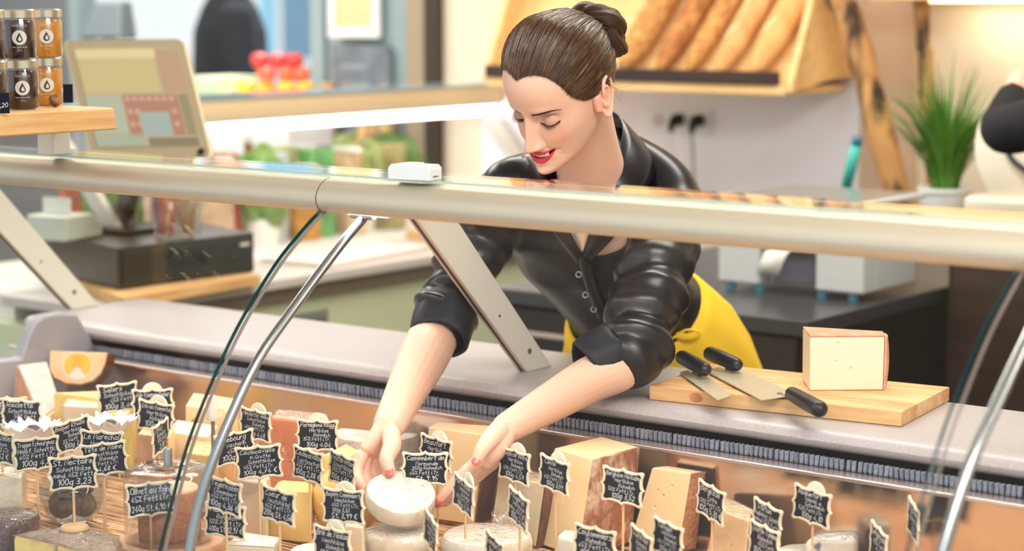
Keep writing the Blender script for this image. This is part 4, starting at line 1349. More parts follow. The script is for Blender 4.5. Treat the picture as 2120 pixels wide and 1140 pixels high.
paint((236, 150, 128), .42 * G(ax - .043, .016) * G(z + .030, .020) * front)
paint((232, 150, 130), .35 * G(ax, .012) * G(z + .042, .008) * front)
lid = G(ax - .0325, .0135) * np.clip((z + .0085 - 12 * (ax - .031) ** 2) / .0015, 0, 1) * np.clip((.0165 - z) / .006, 0, 1) * front
paint((176, 122, 112), .65 * lid)
paint((150, 96, 90), .35 * G(z - (.0105 - 14 * (ax - .031) ** 2), .0022) * G(ax - .031, .013) * front)
zut, zub, zlt, zlb, t = mouth(x)
lip = ((z < zut) & (z > zlb) & (ax < MW + .0005) & (front > .3)).astype(float)
paint((214, 44, 66), .95 * lip)
paint((70, 16, 22), .9 * ((z < zub - .0004) & (z > zlt + .0004) & (ax < MW * .94) & (front > .3)))
paint((232, 158, 132), .5 * G(ax - .075, .012) * G(y - .015, .03) * G(z + .01, .04) * inhead)
# finger tips are a little pinker
for p, r in fR + fL:
    d = np.linalg.norm(co - np.array(p[-1]), axis=1)
    paint((232, 150, 132), .45 * np.exp(-(d / .02) ** 2))
at = me.color_attributes.new('Col', 'FLOAT_COLOR', 'POINT')
at.data.foreach_set('color', np.concatenate([colr, np.ones((len(co), 1))], 1).ravel())
me.vertices.foreach_set('co', (co - np.array(W_ORG)).ravel())
me.update()
me.materials.clear(); me.materials.append(m_skin)
for p in me.polygons:
    p.use_smooth = True
body.parent = woman

# ---- brows, lashes, teeth
for s in (-1, 1):
    bz = cr([0, .25, .6, .85, 1], [.0150, .0175, .0205, .0198, .0158], np.linspace(0, 1, 14))
    bx = np.linspace(.0115, .0525, 14)
    up = [0.0022, .0030, .0033, .0034, .0033, .0032, .0030, .0028, .0025, .0021, .0017, .0013, .0009, .0004]
    r = []
    for a, b_, h in zip(bx, bz, up):
        r.append([(s * a, face_y(s * a, b_ + q * h, e), b_ + q * h) for q, e in ((-1.3, 0.0004), (-.8, -.0006), (.5, -.0007), (1.3, 0.0004), (0, .0012))])
    wpart('eyebrow', MB().loft(r), m_brow, None, True, smooth='all')
    r = []
    xs = np.linspace(-.0142, .0148, 16)
    b = MB()
    for i, a in enumerate(xs):
        zc_ = -.0068 + 16 * a * a - (.0022 if a > 0 else 0) * (a / .0148) * 0.6
        X_ = s * (.0312 + a)
        h = .0007 + .0006 * (i / 15)
        yy = face_y(X_, zc_)
        r.append([(X_, yy + .0006, zc_ - h), (X_, yy - .0008, zc_ - h), (X_, yy - .0006, zc_ + h), (X_, yy + .0006, zc_ + h)])
    b.loft(r)
    for i in range(22):
        a = -.0125 + .0270 * i / 21
        zc_ = -.0068 + 16 * a * a
        X_ = s * (.0312 + a)
        p0 = Vector((X_, face_y(X_, zc_) - .0003, zc_))
        L2 = .0055 + .0035 * (i / 21)
        dr = Vector((s * (a * 22 + .10), -0.75, -0.62 + 0.25 * i / 21)).normalized()
        b.tube([p0, p0 + dr * L2 * .55, p0 + dr * L2 + Vector((0, -.0002, .0009))], (.00042, .0003, .0001), 4)
    wpart('eyelashes', b, m_lash, None, True)
b = MB()
for i in range(-5, 6):
    w_ = .0040 if abs(i) <= 1 else .0036
    cx_ = i * .0037 if abs(i) < 2 else math.copysign(.0037 + (abs(i) - 1) * .0036, i)
    zut_, zub_, zlt_, _, t_ = mouth(np.array([cx_]))
    if t_[0] > .8:
        continue
    y0 = face_y(0, -.0555) + .0012 + 9 * cx_ * cx_
    b.ell((cx_, y0 + .002, float(zub_[0]) - .0015), (w_ / 2, .0022, .0048), 10, 8)
wpart('teeth', b, m_teeth, None, True, smooth='all')

# ---- hair: shell combed from the hairline to the bun
BUN = Vector((-0.004, 0.112, 0.027))
HC = Vector((0, 0.012, 0.022))
hl = [(0.0, -.079, .080), (.016, -.074, .087), (.032, -.066, .087), (.045, -.056, .077), (.053, -.047, .062), (.0575, -.040, .046), (.061, -.033, .030), (.0655, -.020, .014), (.069, -.004, .004), (.0705, .008, .010), (.0725, .020, .020), (.073, .032, .010),
      (.070, .042, -.008), (.064, .052, -.026), (.052, .062, -.044), (.036, .072, -.058), (.018, .078, -.064), (0, .080, -.066)]
ring = hl + [(-a, b_, c) for a, b_, c in hl[-2:0:-1]]
NH, NT = 900, 34
hp = smooth_path(ring + [ring[0]], 60)
hp = [Vector(hp[int(i * (len(hp) - 1) / NH)]) for i in range(NH)]
rs = random.Random(3)
lump = np.zeros(NH)
for f_, a_ in ((9, .0013), (23, .0010), (47, .0007), (110, .0004), (190, .0003)):
    lump += a_ * np.sin(np.arange(NH) * 2 * math.pi * f_ / NH + rs.uniform(0, 6))
hair = MB(); hair.uv = []
bd = (BUN - HC).normalized()
for j in range(NT + 1):
    tt = j / NT
    for i, p in enumerate(hp):
        d0 = (p - HC).normalized()
        om = math.acos(max(-1, min(1, d0.dot(bd))))
        te = tt * 0.93
        d = (d0 * math.sin((1 - te) * om) + bd * math.sin(te * om)) / math.sin(om)
        sw_ = max(0, min(1, (p.z - .0) / .075)) * max(0, min(1, (.03 - p.y) / .07))      # sweep back over the crown before turning to the bun
        if sw_ > 0:
            d = (d + sw_ * Vector((p.x * 2.0 * math.sin(math.pi * te), 0, .32 * math.sin(math.pi * te)))).normalized()
        topv = max(0, d.z) * max(0, min(1, (.06 - d.y * .1) / .06))
        lift = .0012 + (.0075 + .009 * topv ** 2) * (1 - math.exp(-tt * 5.5))
        lift += lump[i] * (1 - math.exp(-tt * 8)) * (1.0 if tt < .8 else .6)
        q = skull(d, 0, HC)
        hair.v.append(tuple(q + d * lift))
        hair.uv.append((i / NH, tt))
for j in range(NT):
    for i in range(NH):
        k = (i + 1) % NH
        hair.f.append((j * NH + i, j * NH + k, (j + 1) * NH + k, (j + 1) * NH + i))
ho = wpart('hair', hair, m_hair, None, True, smooth='all')
# loose strands along the same flow
st = MB()
hv = [Vector(p) + W_ORG for p in hair.v]
up_c = HM @ HC
for k in range(520):
    i = rs.randrange(NH); j0 = rs.randrange(0, 8)
    js = list(range(j0, min(j0 + rs.randrange(16, 28), NT), 2))
    dr = rs.uniform(-.9, .9)
    pts = []
    for q, j in enumerate(js):
        p = hv[j * NH + int(i + dr * q) % NH]
        pts.append(p + (p - up_c).normalized() * (0.0006 + 0.0012 * math.sin(math.pi * q / max(1, len(js) - 1)) * rs.random()))
    if len(pts) > 3:
        st.tube(pts, [0.0003] + [0.00055] * (len(pts) - 2) + [0.0003], 4)
for k in range(420):     # soft short hairs along the hairline
    i = rs.randrange(NH)
    p0_, p1_, p2_ = hv[i], hv[NH + i], hv[3 * NH + (i + rs.randrange(-3, 4)) % NH]
    s_ = p0_ + (p0_ - p1_).normalized() * rs.uniform(.0, .0045)
    st.tube([s_, p0_ + (p0_ - up_c).normalized() * .0008, p1_ + (p1_ - up_c).normalized() * .001, p2_], [.0001, .00028, .0004, .0003], 4)
for k in range(46):      # fly-away hairs at nape, temple and crown
    i = rs.randrange(int(NH * .30), int(NH * .68)); j = rs.randrange(0, 6)
    p = hv[j * NH + i]
    n = (p - up_c).normalized()
    a = Vector((rs.uniform(-1, 1), rs.uniform(-1, 1), rs.uniform(-1.3, .3))).normalized()
    st.tube([p, p + n * .006 + a * .006, p + n * .010 + a * .016, p + n * .009 + a * .028], [.00025, .0002, .00016, .0001], 3)
so = wpart('hair_strands', st, mat('hair_strand', (112, 80, 52), 0.35, col2=(70, 46, 32), nscale=60), ho)
so['kind'] = 'stuff'
# braided bun
def rope(path, r, name, ph=0.0, n=20, tw=2.2):
    P = [Vector(p) for p in smooth_path(path, 10)]
    m = MB(); m.uv = []
    t0 = (P[1] - P[0]).normalized()
    u = t0.orthogonal().normalized()
    N_ = len(P)
    for i, p in enumerate(P):
        t = (P[min(i + 1, N_ - 1)] - P[max(i - 1, 0)]).normalized()
        u = (u - t * u.dot(t)).normalized(); b_ = t.cross(u)
        e = math.sin(math.pi * (i + .6) / (N_ + .2)) ** .3
        for k in range(n):
            a = 2 * math.pi * k / n
            rr = r * e * (1 + .10 * math.sin(3 * a + i * .12 + ph) + .05 * math.sin(7 * a + ph))
            m.v.append(tuple(p + (u * math.cos(a) + b_ * math.sin(a)) * rr))
            m.uv.append((k / n + i * .004, i / N_))
    for i in range(N_ - 1):
        for k in range(n):
            m.f.append((i * n + k, i * n + (k + 1) % n, (i + 1) * n + (k + 1) % n, (i + 1) * n + k))
    m.f.append(tuple(range(n - 1, -1, -1))); m.f.append(tuple((N_ - 1) * n + k for k in range(n)))
    return m
bz_ = bd
bx_ = Vector((1, 0, 0)); bx_ = (bx_ - bz_ * bx_.dot(bz_)).normalized(); by_ = bz_.cross(bx_)
BC = skull(bd, 0.012, HC)
bun = wpart('bun', MB().ell((0, 0, 0), (0.036, 0.036, 0.030)).xf(Matrix.Translation(BC + bz_ * .008) @ Matrix((bx_, by_, bz_)).transposed().to_4x4()), m_hairb, ho, True, smooth='all')
def coil(R, hgt, a0, a1, wob, ph, n=12):
    out = []
    for i in range(n + 1):
        a = a0 + (a1 - a0) * i / n
        rr = R + wob * math.cos(3.0 * a + ph); hh = hgt + wob * math.sin(3.0 * a + ph)
        out.append(BC + bx_ * rr * math.cos(a) + by_ * rr * math.sin(a) + bz_ * hh)
    return out
for k, (R, h, a0, a1, wob, r, ph) in enumerate(((.039, .012, 0, 5.9, .007, .0135, 0), (.039, .015, 2.1, 8.1, .007, .0135, 2.1), (.039, .012, 4.2, 10.1, .007, .0135, 4.2),
                                              (.020, .033, .5, 5.6, .005, .0135, 1.0), (.017, .037, 3.2, 8.4, .005, .0125, 3.2), (.006, .045, 1.0, 4.0, .003, .012, 0))):
    rp = rope(coil(R, h, a0, a1, wob, ph), r, 'braid', ph)
    wpart('braid', rp, m_hairb, ho, True, smooth='all')

# ---- blouse
bl = [temp(MB().loft(trunk_rings(TR[1:])))]
bl.append(temp(capsule([SR + SDIR * .03, SR, SR.lerp(ER, .5), SR.lerp(ER, .85), ER.lerp(WR_, .05)], (0.050, 0.054, 0.056, 0.055, 0.052), 24)))
bl.append(temp(capsule([SL - SDIR * .03, SL, SL.lerp(EL, .45), SL.lerp(EL, .8), EL], (0.052, 0.058, 0.062, 0.061, 0.056), 24)))
for pts_, rr_ in (([A(1262, 292, 3.53), A(1318, 332, 3.53), A(1372, 382, 3.51), SL], (.030, .042, .052, .056)), ([A(1150, 345, 3.50), A(1100, 362, 3.48), A(1060, 385, 3.47), SR], (.034, .042, .050, .052))):
    bl.append(temp(capsule(pts_, rr_, 20)))
oB = remesh_smooth(bl, 0.005, 9, 0.6)
# folds: soft ridges round the sleeves and pulls towards the waist
me = oB.data
bm = bmesh.new(); bm.from_mesh(me)
bmesh.ops.subdivide_edges(bm, edges=bm.edges[:], cuts=1, use_grid_fill=True)
bm.normal_update()
def seg_t(p, a, b):
    ab = b - a
    t = max(0, min(1, (p - a).dot(ab) / ab.length_squared))
    return t, (p - (a + ab * t)).length
for v in bm.verts:
    p = v.co
    h = 0.0
    for a, b_, ph in ((SL, EL, 0.0), (SR, ER, 2.0)):
        t, d = seg_t(p, a, b_)
        if d < .085:
            ang = math.atan2((p - a).dot(SDIR), (p - a).dot(FW))
            wgt = min(1, (0.085 - d) / .02) * (0.25 + t * .9)
            h += wgt * (.0072 * math.sin(21 * t + 2.6 * math.sin(ang * 1.0 + ph) + ph) + .0042 * math.sin(39 * t - 3 * ang + ph))
    q = p - A(1305, 625, 3.73)
    h += .0022 * math.sin(q.dot(SDIR) * 60 + q.z * 45) * math.exp(-(q.z / .12) ** 2)
    h += .0016 * math.sin(q.z * 85 + q.x * 40) * math.exp(-((q.z - .14) / .12) ** 2)
    v.co += v.normal * h
for _ in range(9):
    bmesh.ops.smooth_vert(bm, verts=bm.verts[:], factor=.5, use_axis_x=True, use_axis_y=True, use_axis_z=True)
for f_ in bm.faces:
    f_.smooth = True
bm.to_mesh(me); bm.free()
for v in me.vertices:
    v.co -= W_ORG
me.materials.clear(); me.materials.append(m_satin)
oB.name = me.name = 'blouse'
oB.parent = woman
blouse = oB
# rolled cuffs
def cuff(a, b_, r0, r1, up, name='cuff'):
    ax_ = (b_ - a).normalized()
    u = ax_.orthogonal().normalized(); v = ax_.cross(u)
    rings = []
    prof = [(0.05, r0 * .86), (0.0, r0 * .97), (0.0, r0 * 1.03), (0.25, r0 * 1.07), (0.6, (r0 + r1) / 2 * 1.07), (0.92, r1 * 1.05), (1.0, r1 * 1.01), (1.0, r1 * .93), (.9, r1 * .88), (.5, r1 * .86)]
    for t, r in prof:
        rings.append([a.lerp(b_, t) + (u * math.cos(k * 2 * math.pi / 40) + v * math.sin(k * 2 * math.pi / 40)) * r * (1 + .035 * math.sin(2 * math.pi * k / 40 * 3 + t * 2) + .02 * math.sin(2 * math.pi * k / 40 * 7 - t * 3)) + ax_ * .004 * math.sin(2 * math.pi * k / 40 * 2 + 1) for k in range(40)])
    return wpart(name, MB().loft(rings, cap=False), m_cuff, blouse, smooth='all')
cuff(A(930, 632, 3.49), A(908, 704, 3.445), 0.050, 0.0495, None)
cuff(A(1282, 722, 3.31), A(1212, 762, 3.285), 0.047, 0.044, None)

# collar, open neck, buttons
def ribbon(prs, name, m, solid=0.003, parent=None, k=5):
    P = smooth_path([(*A(*a), *A(*b_)) for a, b_ in prs], k)
    mb = MB()
    for p in P:
        a, b_ = Vector(p[:3]), Vector(p[3:])
        for i in range(5):
            t = i / 4
            mb.v.append(tuple(a.lerp(b_, t) - FW * .006 * math.sin(math.pi * t)))
    for i in range(len(P) - 1):
        for j in range(4):
            q = i * 5 + j
            mb.f.append((q, q + 1, q + 6, q + 5))
    return wpart(name, mb, m, parent or blouse, smooth='all', solid=solid)
# chest skin seen in the open neck joins the neck
chest = smooth_path([(*A(1140, 372, 3.435), *A(1270, 372, 3.455)), (*A(1160, 420, 3.425), *A(1256, 420, 3.44)), (*A(1182, 470, 3.43), *A(1232, 470, 3.44)), (*A(1203, 520, 3.455), *A(1209, 520, 3.455))], 6)
mb = MB()
for p in chest:
    a, b_ = Vector(p[:3]), Vector(p[3:])
    for i in range(9):
        t = i / 8
        mb.v.append(tuple(a.lerp(b_, t) - FW * .012 * math.sin(math.pi * t)))
for i in range(len(chest) - 1):
    for j in range(8):
        q = i * 9 + j
        mb.f.append((q, q + 1, q + 10, q + 9))
ch_o = wpart('neckline_skin', mb, mat('chest_skin', (240, 198, 172), 0.45, sss=0.3), body, smooth='all', solid=0.004)
ribbon([((1250, 222, 3.55), (1300, 300, 3.57)), ((1279, 238, 3.52), (1352, 318, 3.52)), ((1290, 268, 3.475), (1358, 352, 3.47)), ((1278, 322, 3.435), (1338, 392, 3.435)), ((1258, 375, 3.415), (1305, 440, 3.42)), ((1232, 450, 3.415), (1270, 490, 3.43)), ((1207, 524, 3.44), (1222, 540, 3.45))], 'collar', m_satin)
ribbon([((1180, 330, 3.50), (1120, 300, 3.50)), ((1140, 345, 3.455), (1082, 322, 3.45)), ((1128, 372, 3.425), (1075, 372, 3.425)), ((1150, 420, 3.41), (1118, 440, 3.415)), ((1180, 480, 3.42), (1160, 500, 3.43)), ((1204, 524, 3.44), (1196, 545, 3.45))], 'collar', m_satin)
# front placket with ring buttons, pocket flap
ribbon([((1196, 525, 3.462), (1220, 522, 3.462)), ((1208, 580, 3.495), (1232, 576, 3.495)), ((1226, 630, 3.55), (1250, 626, 3.55)), ((1240, 662, 3.59), (1262, 658, 3.59))], 'placket', m_satin, 0.002)
m_ring = mat('button_ring', (176, 176, 180), 0.3, 0.8)
for (bx__, by__, d) in ((1198, 568, 3.47), (1212, 610, 3.52), (1229, 640, 3.555), (1277, 557, 3.475)):
    c = A(bx__, by__, d)
    r = MB()
    n = 20
    for k in range(n):
        a = 2 * math.pi * k / n
        r.v += [tuple(c + (RT * math.cos(a) + UP * math.sin(a)) * q - FW * e) for q, e in ((.0058, 0), (.0052, .0018), (.0042, .0018), (.0036, 0))]
    for k in range(n):
        for j in range(4):
            r.f.append((k * 4 + j, k * 4 + (j + 1) % 4, ((k + 1) % n) * 4 + (j + 1) % 4, ((k + 1) % n) * 4 + j))
    wpart('button', r, m_ring, blouse, smooth='all')

# ---- apron and trousers
AP = [((1372, 860, 3.98), .22, .165), ((1366, 800, 3.93), .205, .155), ((1360, 745, 3.88), .186, .142), ((1345, 695, 3.82), .165, .130), ((1322, 655, 3.77), .143, .114), ((1312, 635, 3.745), .128, .105)]
mb = MB()
rg = trunk_rings(AP, 72)
for i, r in enumerate(rg):
    for k in range(72):
        c = sum(r, Vector()) / 72
        fold = .0035 * math.sin(k * 2 * math.pi / 72 * 13 + i * .5) * (1 - i / 6)
        r[k] = r[k] + (r[k] - c).normalized() * fold
mb.loft(rg, cap=False)
apron = wpart('apron', mb, m_apron, None, smooth='all', solid=0.003)
# hem of the apron down to the knees
hemr = [r for r in rg[:1]]
c0 = sum(rg[0], Vector()) / 72
low = [Vector((c0.x + (p.x - c0.x) * 1.02, c0.y + (p.y - c0.y) * 1.0, 0.55)) for p in rg[0]]
wpart('apron_skirt', MB().loft([low, rg[0]], cap=False), m_apron, apron, smooth='all', solid=0.003)
# waist strings and bow
def string(pts, r=0.0045):
    return wpart('apron_string', MB().tube(smooth_path([A(*p) for p in pts], 5), r, 8, flat=0.35), m_apron, apron, smooth='all')
string([(1300, 735, 3.70), (1340, 712, 3.68), (1385, 697, 3.675), (1400, 692, 3.675)], .008)
string([(1400, 692, 3.67), (1425, 682, 3.665), (1448, 688, 3.665), (1425, 697, 3.66), (1400, 694, 3.665)], .007)
string([(1400, 694, 3.665), (1370, 715, 3.665), (1345, 735, 3.66), (1330, 752, 3.66)], .007)
tl = MB()
for s in (-1, 1):
    h = PEL + SDIR * 0.09 * s
    kx = Vector((h.x, h.y - 0.03, 0.50)); fx = Vector((h.x, h.y + 0.03, 0.09))
    tl.tube(smooth_path([h, h.lerp(kx, .5), kx, kx.lerp(fx, .4), fx], 3), [0.088 - 0.0025 * i for i in range(13)], 20)
wpart('trousers', tl, m_trouser, None, smooth='all')
sh = MB()
for s in (-1, 1):
    h = PEL + SDIR * 0.09 * s
    fx = Vector((h.x, h.y + 0.03, 0.08))
    sh.tube(smooth_path([fx + Vector((0, 0.055, -0.036)), fx + Vector((0, 0.0, -0.034)), fx + Vector((0, -0.10, -0.044)), fx + Vector((0, -0.185, -0.052))], 4), [.030, .040, .043, .043, .043, .042, .042, .042, .041, .039, .036, .031, .018], 16)
wpart('shoes', sh, m_trouser, None, smooth='all')
# painted nails
def nail(p, r, name='nail'):
    a, b_ = p[-2], p[-1]
    t = (b_ - a).normalized()
    n = (-FW + UP * .25); n = (n - t * n.dot(t)).normalized()
    s = t.cross(n)
    c = b_ + t * r * .25 + n * r * .62
    M_ = Matrix((s, t, n)).transposed().to_4x4(); M_.translation = c
    wpart(name, MB().ell((0, 0, 0), (r * .74, r * 1.05, r * .30), 14, 10).xf(M_), m_nail, body, smooth='all')
nail(fR[4][0], fR[4][1][-1]); nail(fL[4][0], fL[4][1][-1]); nail(fL[0][0], fL[0][1][-1])
nail(fL[1][0], fL[1][1][-1])
# ------------------------------------------------------------------ things on the worktop
WT = 0.9756
m_ash = [mat('ash_stave_a', (236, 196, 142), 0.55, col2=(216, 166, 112), nscale=6, stretch=(1.2, 14, 14)),
         mat('ash_stave_b', (240, 206, 156), 0.55, col2=(226, 182, 128), nscale=5, stretch=(1.2, 14, 14)),
         mat('ash_stave_c', (228, 180, 126), 0.55, col2=(206, 150, 100), nscale=7, stretch=(1.2, 14, 14))]
b0, b1, b2 = onZ(1320, 824, WT), onZ(1838, 880, WT), onZ(1992, 833, WT)
e1, e2 = b1 - b0, b2 - b1
bo = b0 + (e1 + e2) / 2
brd = thing('cutting_board', 'wooden cutting board with a large cheese block on the grey worktop', 'cutting board', bo, math.atan2(e1.y, e1.x))
LX, LY, TH = e1.length, e2.length, 0.0235
ns = 6
for i in range(ns):
    y0, y1 = -LY / 2 + LY * i / ns, -LY / 2 + LY * (i + 1) / ns
    MB().box(-LX / 2, LX / 2, y0 + 0.0002, y1 - 0.0002, 0.0006, TH - 0.0002 * (i % 2)).build('stave', m_ash[(i * 2 + (i > 3)) % 3], brd, bevel=0.0012)
MB().add([(-0.215 + 0.085 + 0.012 * math.cos(a), -LY / 2 - 0.0003, 0.0118 + 0.008 * math.sin(a)) for a in [k * math.pi / 8 for k in range(16)]], [tuple(range(16))]).build('knot', mat('wood_knot', (170, 104, 78), 0.6, col2=(206, 140, 100), nscale=60), brd)
BT = WT + TH
block('cheese_block', 'pale cheese block with pink tan rind standing on the cutting board',
      [(1677, 698), (1832, 697), (1828, 689), (1662, 679)], BT + 0.087, 0.985, mat('pale_pink_paste', (250, 228, 204), 0.45, sss=0.2), (1,), mat('pink_rind', (226, 172, 140), 0.7, col2=(206, 148, 116), nscale=40, bump=0.2),
      z0=BT + 0.0004, bulge=0.006, top_rind=True, holes=((0.37, 0.88, 0.0034), (0.34, 0.55, 0.0030), (0.56, 0.40, 0.0040), (0.33, 0.62, 0.002)))
m_handle = mat('black_handle', (28, 29, 36), 0.38, bump=0.05, bscale=300)
m_blade = mat('knife_steel', (214, 208, 186), 0.34, 0.6)


def blade_mesh(poly, z, th):
    b = MB()
    P = [onZ(x, y, z) for x, y in poly]
    n = len(P)
    b.loft([[p for p in P], [p + Vector((0, 0, th)) for p in P]])
    return b, P
def knife(name, label, poly, z, handles, ridges):
    b, P = blade_mesh(poly, z, 0.0018)
    o = sum(P, Vector()) / len(P)
    o.z = BT + 0.0003
    t = thing(name, label, 'knife', o)
    sub = lambda m: (setattr(m, 'v', [tuple(Vector(p) - o) for p in m.v]), m)[1]
    bl_ = sub(b).build('blade', m_blade, t, bevel=0.0004)
    (a0, a1), (c0, c1), n = ridges
    A0, A1, C0, C1 = onZ(*a0, z + .0018), onZ(*a1, z + .0018), onZ(*c0, z + .0018), onZ(*c1, z + .0018)
    rd = MB()
    for i in range(n):
        p, q = A0.lerp(A1, i / (n - 1)), C0.lerp(C1, i / (n - 1))
        rd.tube([p, q], 0.0005, 5)
    sub(rd).build('serration', m_blade, bl_)
    for h in handles:
        pts, rad, neck = h
        W_ = [onZ(x, y, zz) for x, y, zz in pts]
        hd = sub(capsule(W_, rad, 16, 5)).build('handle', m_handle, t, smooth='all')
        N_ = [onZ(x, y, zz) for x, y, zz in neck]
        sub(MB().tube(N_, [0.0075, 0.0055, 0.009][:len(N_)], 10, flat=0.45)).build('tang', m_blade, hd, smooth='all')
    return t
zb = BT + 0.003
knife('cheese_knife', 'short cheese knife with one black handle lying on the left of the cutting board', [(1407, 772), (1430, 765), (1462, 776), (1513, 821), (1486, 830)], zb,
      [([(1413, 740, zb + .022), (1436, 752, zb + .020), (1459, 764, zb + .016)], (0.0125, 0.0125, 0.0115), [(1459, 765, zb + .012), (1450, 772, zb + .005), (1440, 772, zb + .0015)])],
      (((1416, 780), (1486, 827)), ((1430, 777), (1496, 823)), 15))
knife('double_cheese_knife', 'wide two handled black cheese knife lying across the cutting board', [(1468, 772), (1494, 756), (1524, 759), (1622, 806), (1628, 822), (1577, 830)], zb,
      [([(1471, 732, zb + .022), (1496, 742, zb + .020), (1524, 754, zb + .015)], (0.0125, 0.0125, 0.0115), [(1524, 756, zb + .011), (1516, 762, zb + .004), (1506, 764, zb + .0015)]),
       ([(1640, 815, zb + .008), (1668, 831, zb + .010), (1696, 846, zb + .011)], (0.0115, 0.0130, 0.0130), [(1640, 815, zb + .006), (1626, 815, zb + .003), (1616, 815, zb + .0012)])],
      (((1476, 778), (1576, 828)), ((1494, 773), (1592, 824)), 22))

# ------------------------------------------------------------------ back counter, label scale, splash panel
m_slate = mat('dark_slate', (58, 58, 62), 0.25)
m_dark = mat('black_brown_front', (40, 32, 30), 0.35)
bench = thing('back_counter', 'dark counter with slate top along the back wall behind the woman', 'counter', (-2.55, 4.48, 0))
def bb(x0, x1, y0, y1, z0, z1, n, m, p=None, bv=0.003):
    return slab(n, x0 + 2.55, x1 + 2.55, y0 - 4.48, y1 - 4.48, z0, z1, m, bv, p or bench)
bb(-3.0, -2.12, 3.84, 5.13, 0.895, 0.93, 'counter_top', m_slate)
bb(-2.98, -2.15, 3.88, 5.13, 0.08, 0.895, 'carcass', m_dark)
for i in range(2):
    d_ = bb(-2.97 + .41 * i, -2.57 + .41 * i, 3.86, 3.88, 0.1, 0.74, 'door', m_dark)
    bb(-2.9 + .41 * i, -2.66 + .41 * i, 3.845, 3.86, 0.68, 0.70, 'handle', m_steel, d_)
    d_ = bb(-2.97 + .41 * i, -2.57 + .41 * i, 3.86, 3.88, 0.755, 0.885, 'drawer', m_dark)
    bb(-2.9 + .41 * i, -2.66 + .41 * i, 3.845, 3.86, 0.82, 0.835, 'handle', m_steel, d_)
side = thing('side_cabinet', 'dark brown wooden cabinet standing right of the back counter', 'cabinet', (-0.9, 4.8, 0))
def sb_(x0, x1, y0, y1, z0, z1, n, m, p=None):
    return slab(n, x0 + .9, x1 + .9, y0 - 4.8, y1 - 4.8, z0, z1, m, 0.003, p or side)
sb_(-2.08, 0.6, 4.45, 5.13, 0.06, 1.025, 'carcass', m_dwood)
sb_(-2.10, 0.62, 4.42, 5.13, 1.025, 1.06, 'cabinet_top', m_dwood)
for i in range(4):
    d_ = sb_(-2.06 + .66 * i, -1.42 + .66 * i, 4.43, 4.45, 0.1, 1.0, 'door', m_dwood)
    sb_(-1.52 + .66 * i, -1.50 + .66 * i, 4.405, 4.43, 0.5, 0.7, 'handle', m_steel, d_)
# staff side of the front counter, right end: brown crate board seen beyond the support tube
struct(slab('trim_3', wx(1000), wx(1790), WY - 0.012, WY, 0.93, 1.40, m_wall_low, 0.002))
struct(slab('trim_4', wx(1790), wx(1905), WY - 0.02, WY, 0.93, 3.0, mat('sand_column', (214, 186, 158), 0.8), 0.002))
sc = thing('label_scale', 'pale grey shop scale with label printer and flat weighing plate on the back counter', 'scale', (-2.35, 4.3, 0.93))
m_scale = mat('scale_grey', (206, 210, 212), 0.45)
def sp(x0, x1, y0, y1, z0, z1, n, m, p=None, bv=0.006):
    return slab(n, x0 + 2.35, x1 + 2.35, y0 - 4.3, y1 - 4.3, z0, z1, m, bv, p or sc)
sp(-2.545, -2.155, 4.22, 4.43, 0.018, 0.17, 'housing', m_scale)
sp(-2.545, -2.43, 4.16, 4.225, 0.018, 0.17, 'housing_side', m_scale)
sp(-2.28, -2.155, 4.16, 4.225, 0.018, 0.17, 'housing_side', m_scale)
sp(-2.43, -2.28, 4.165, 4.225, 0.105, 0.168, 'printer_door', m_scale)
sp(-2.42, -2.29, 4.216, 4.221, 0.022, 0.10, 'printer_bay', mat('bay_grey', (120, 124, 142), 0.5))
for x_ in (-2.52, -2.44, -2.27, -2.19):
    MB().cyl(x_ + 2.35, -0.12, 0.0, 0.02, 0.012, 14).build('foot', mat('teal_foot', (70, 140, 165), 0.4), sc, smooth=True)
ps = MB()
pp = [(-0.138, .110), (-0.152, .098), (-0.156, .075), (-0.150, .048)]
for y_, z_ in pp:
    ps.v += [(-0.055 - (0.11 - z_) * .4, y_, z_), (0.005 - (0.11 - z_) * .4, y_, z_)]
ps.f = [(2 * i, 2 * i + 1, 2 * i + 3, 2 * i + 2) for i in range(3)]
ps.build('label_strip', m_white, sc, smooth='all', solid=0.0006)
MB().box(-0.03, 0.03, -0.02, 0.04, 0.17, 0.215).build('neck', m_scale, sc, bevel=0.004)
MB().box(-0.20, 0.185, -0.16, 0.20, 0.215, 0.228).build('weighing_plate', m_scale, sc, bevel=0.004)
MB().box(-0.185, 0.17, -0.145, 0.185, 0.228, 0.2295).build('plate_inlay', m_glass and mat('plate_steel', (196, 206, 208), 0.25, 0.7), sc)
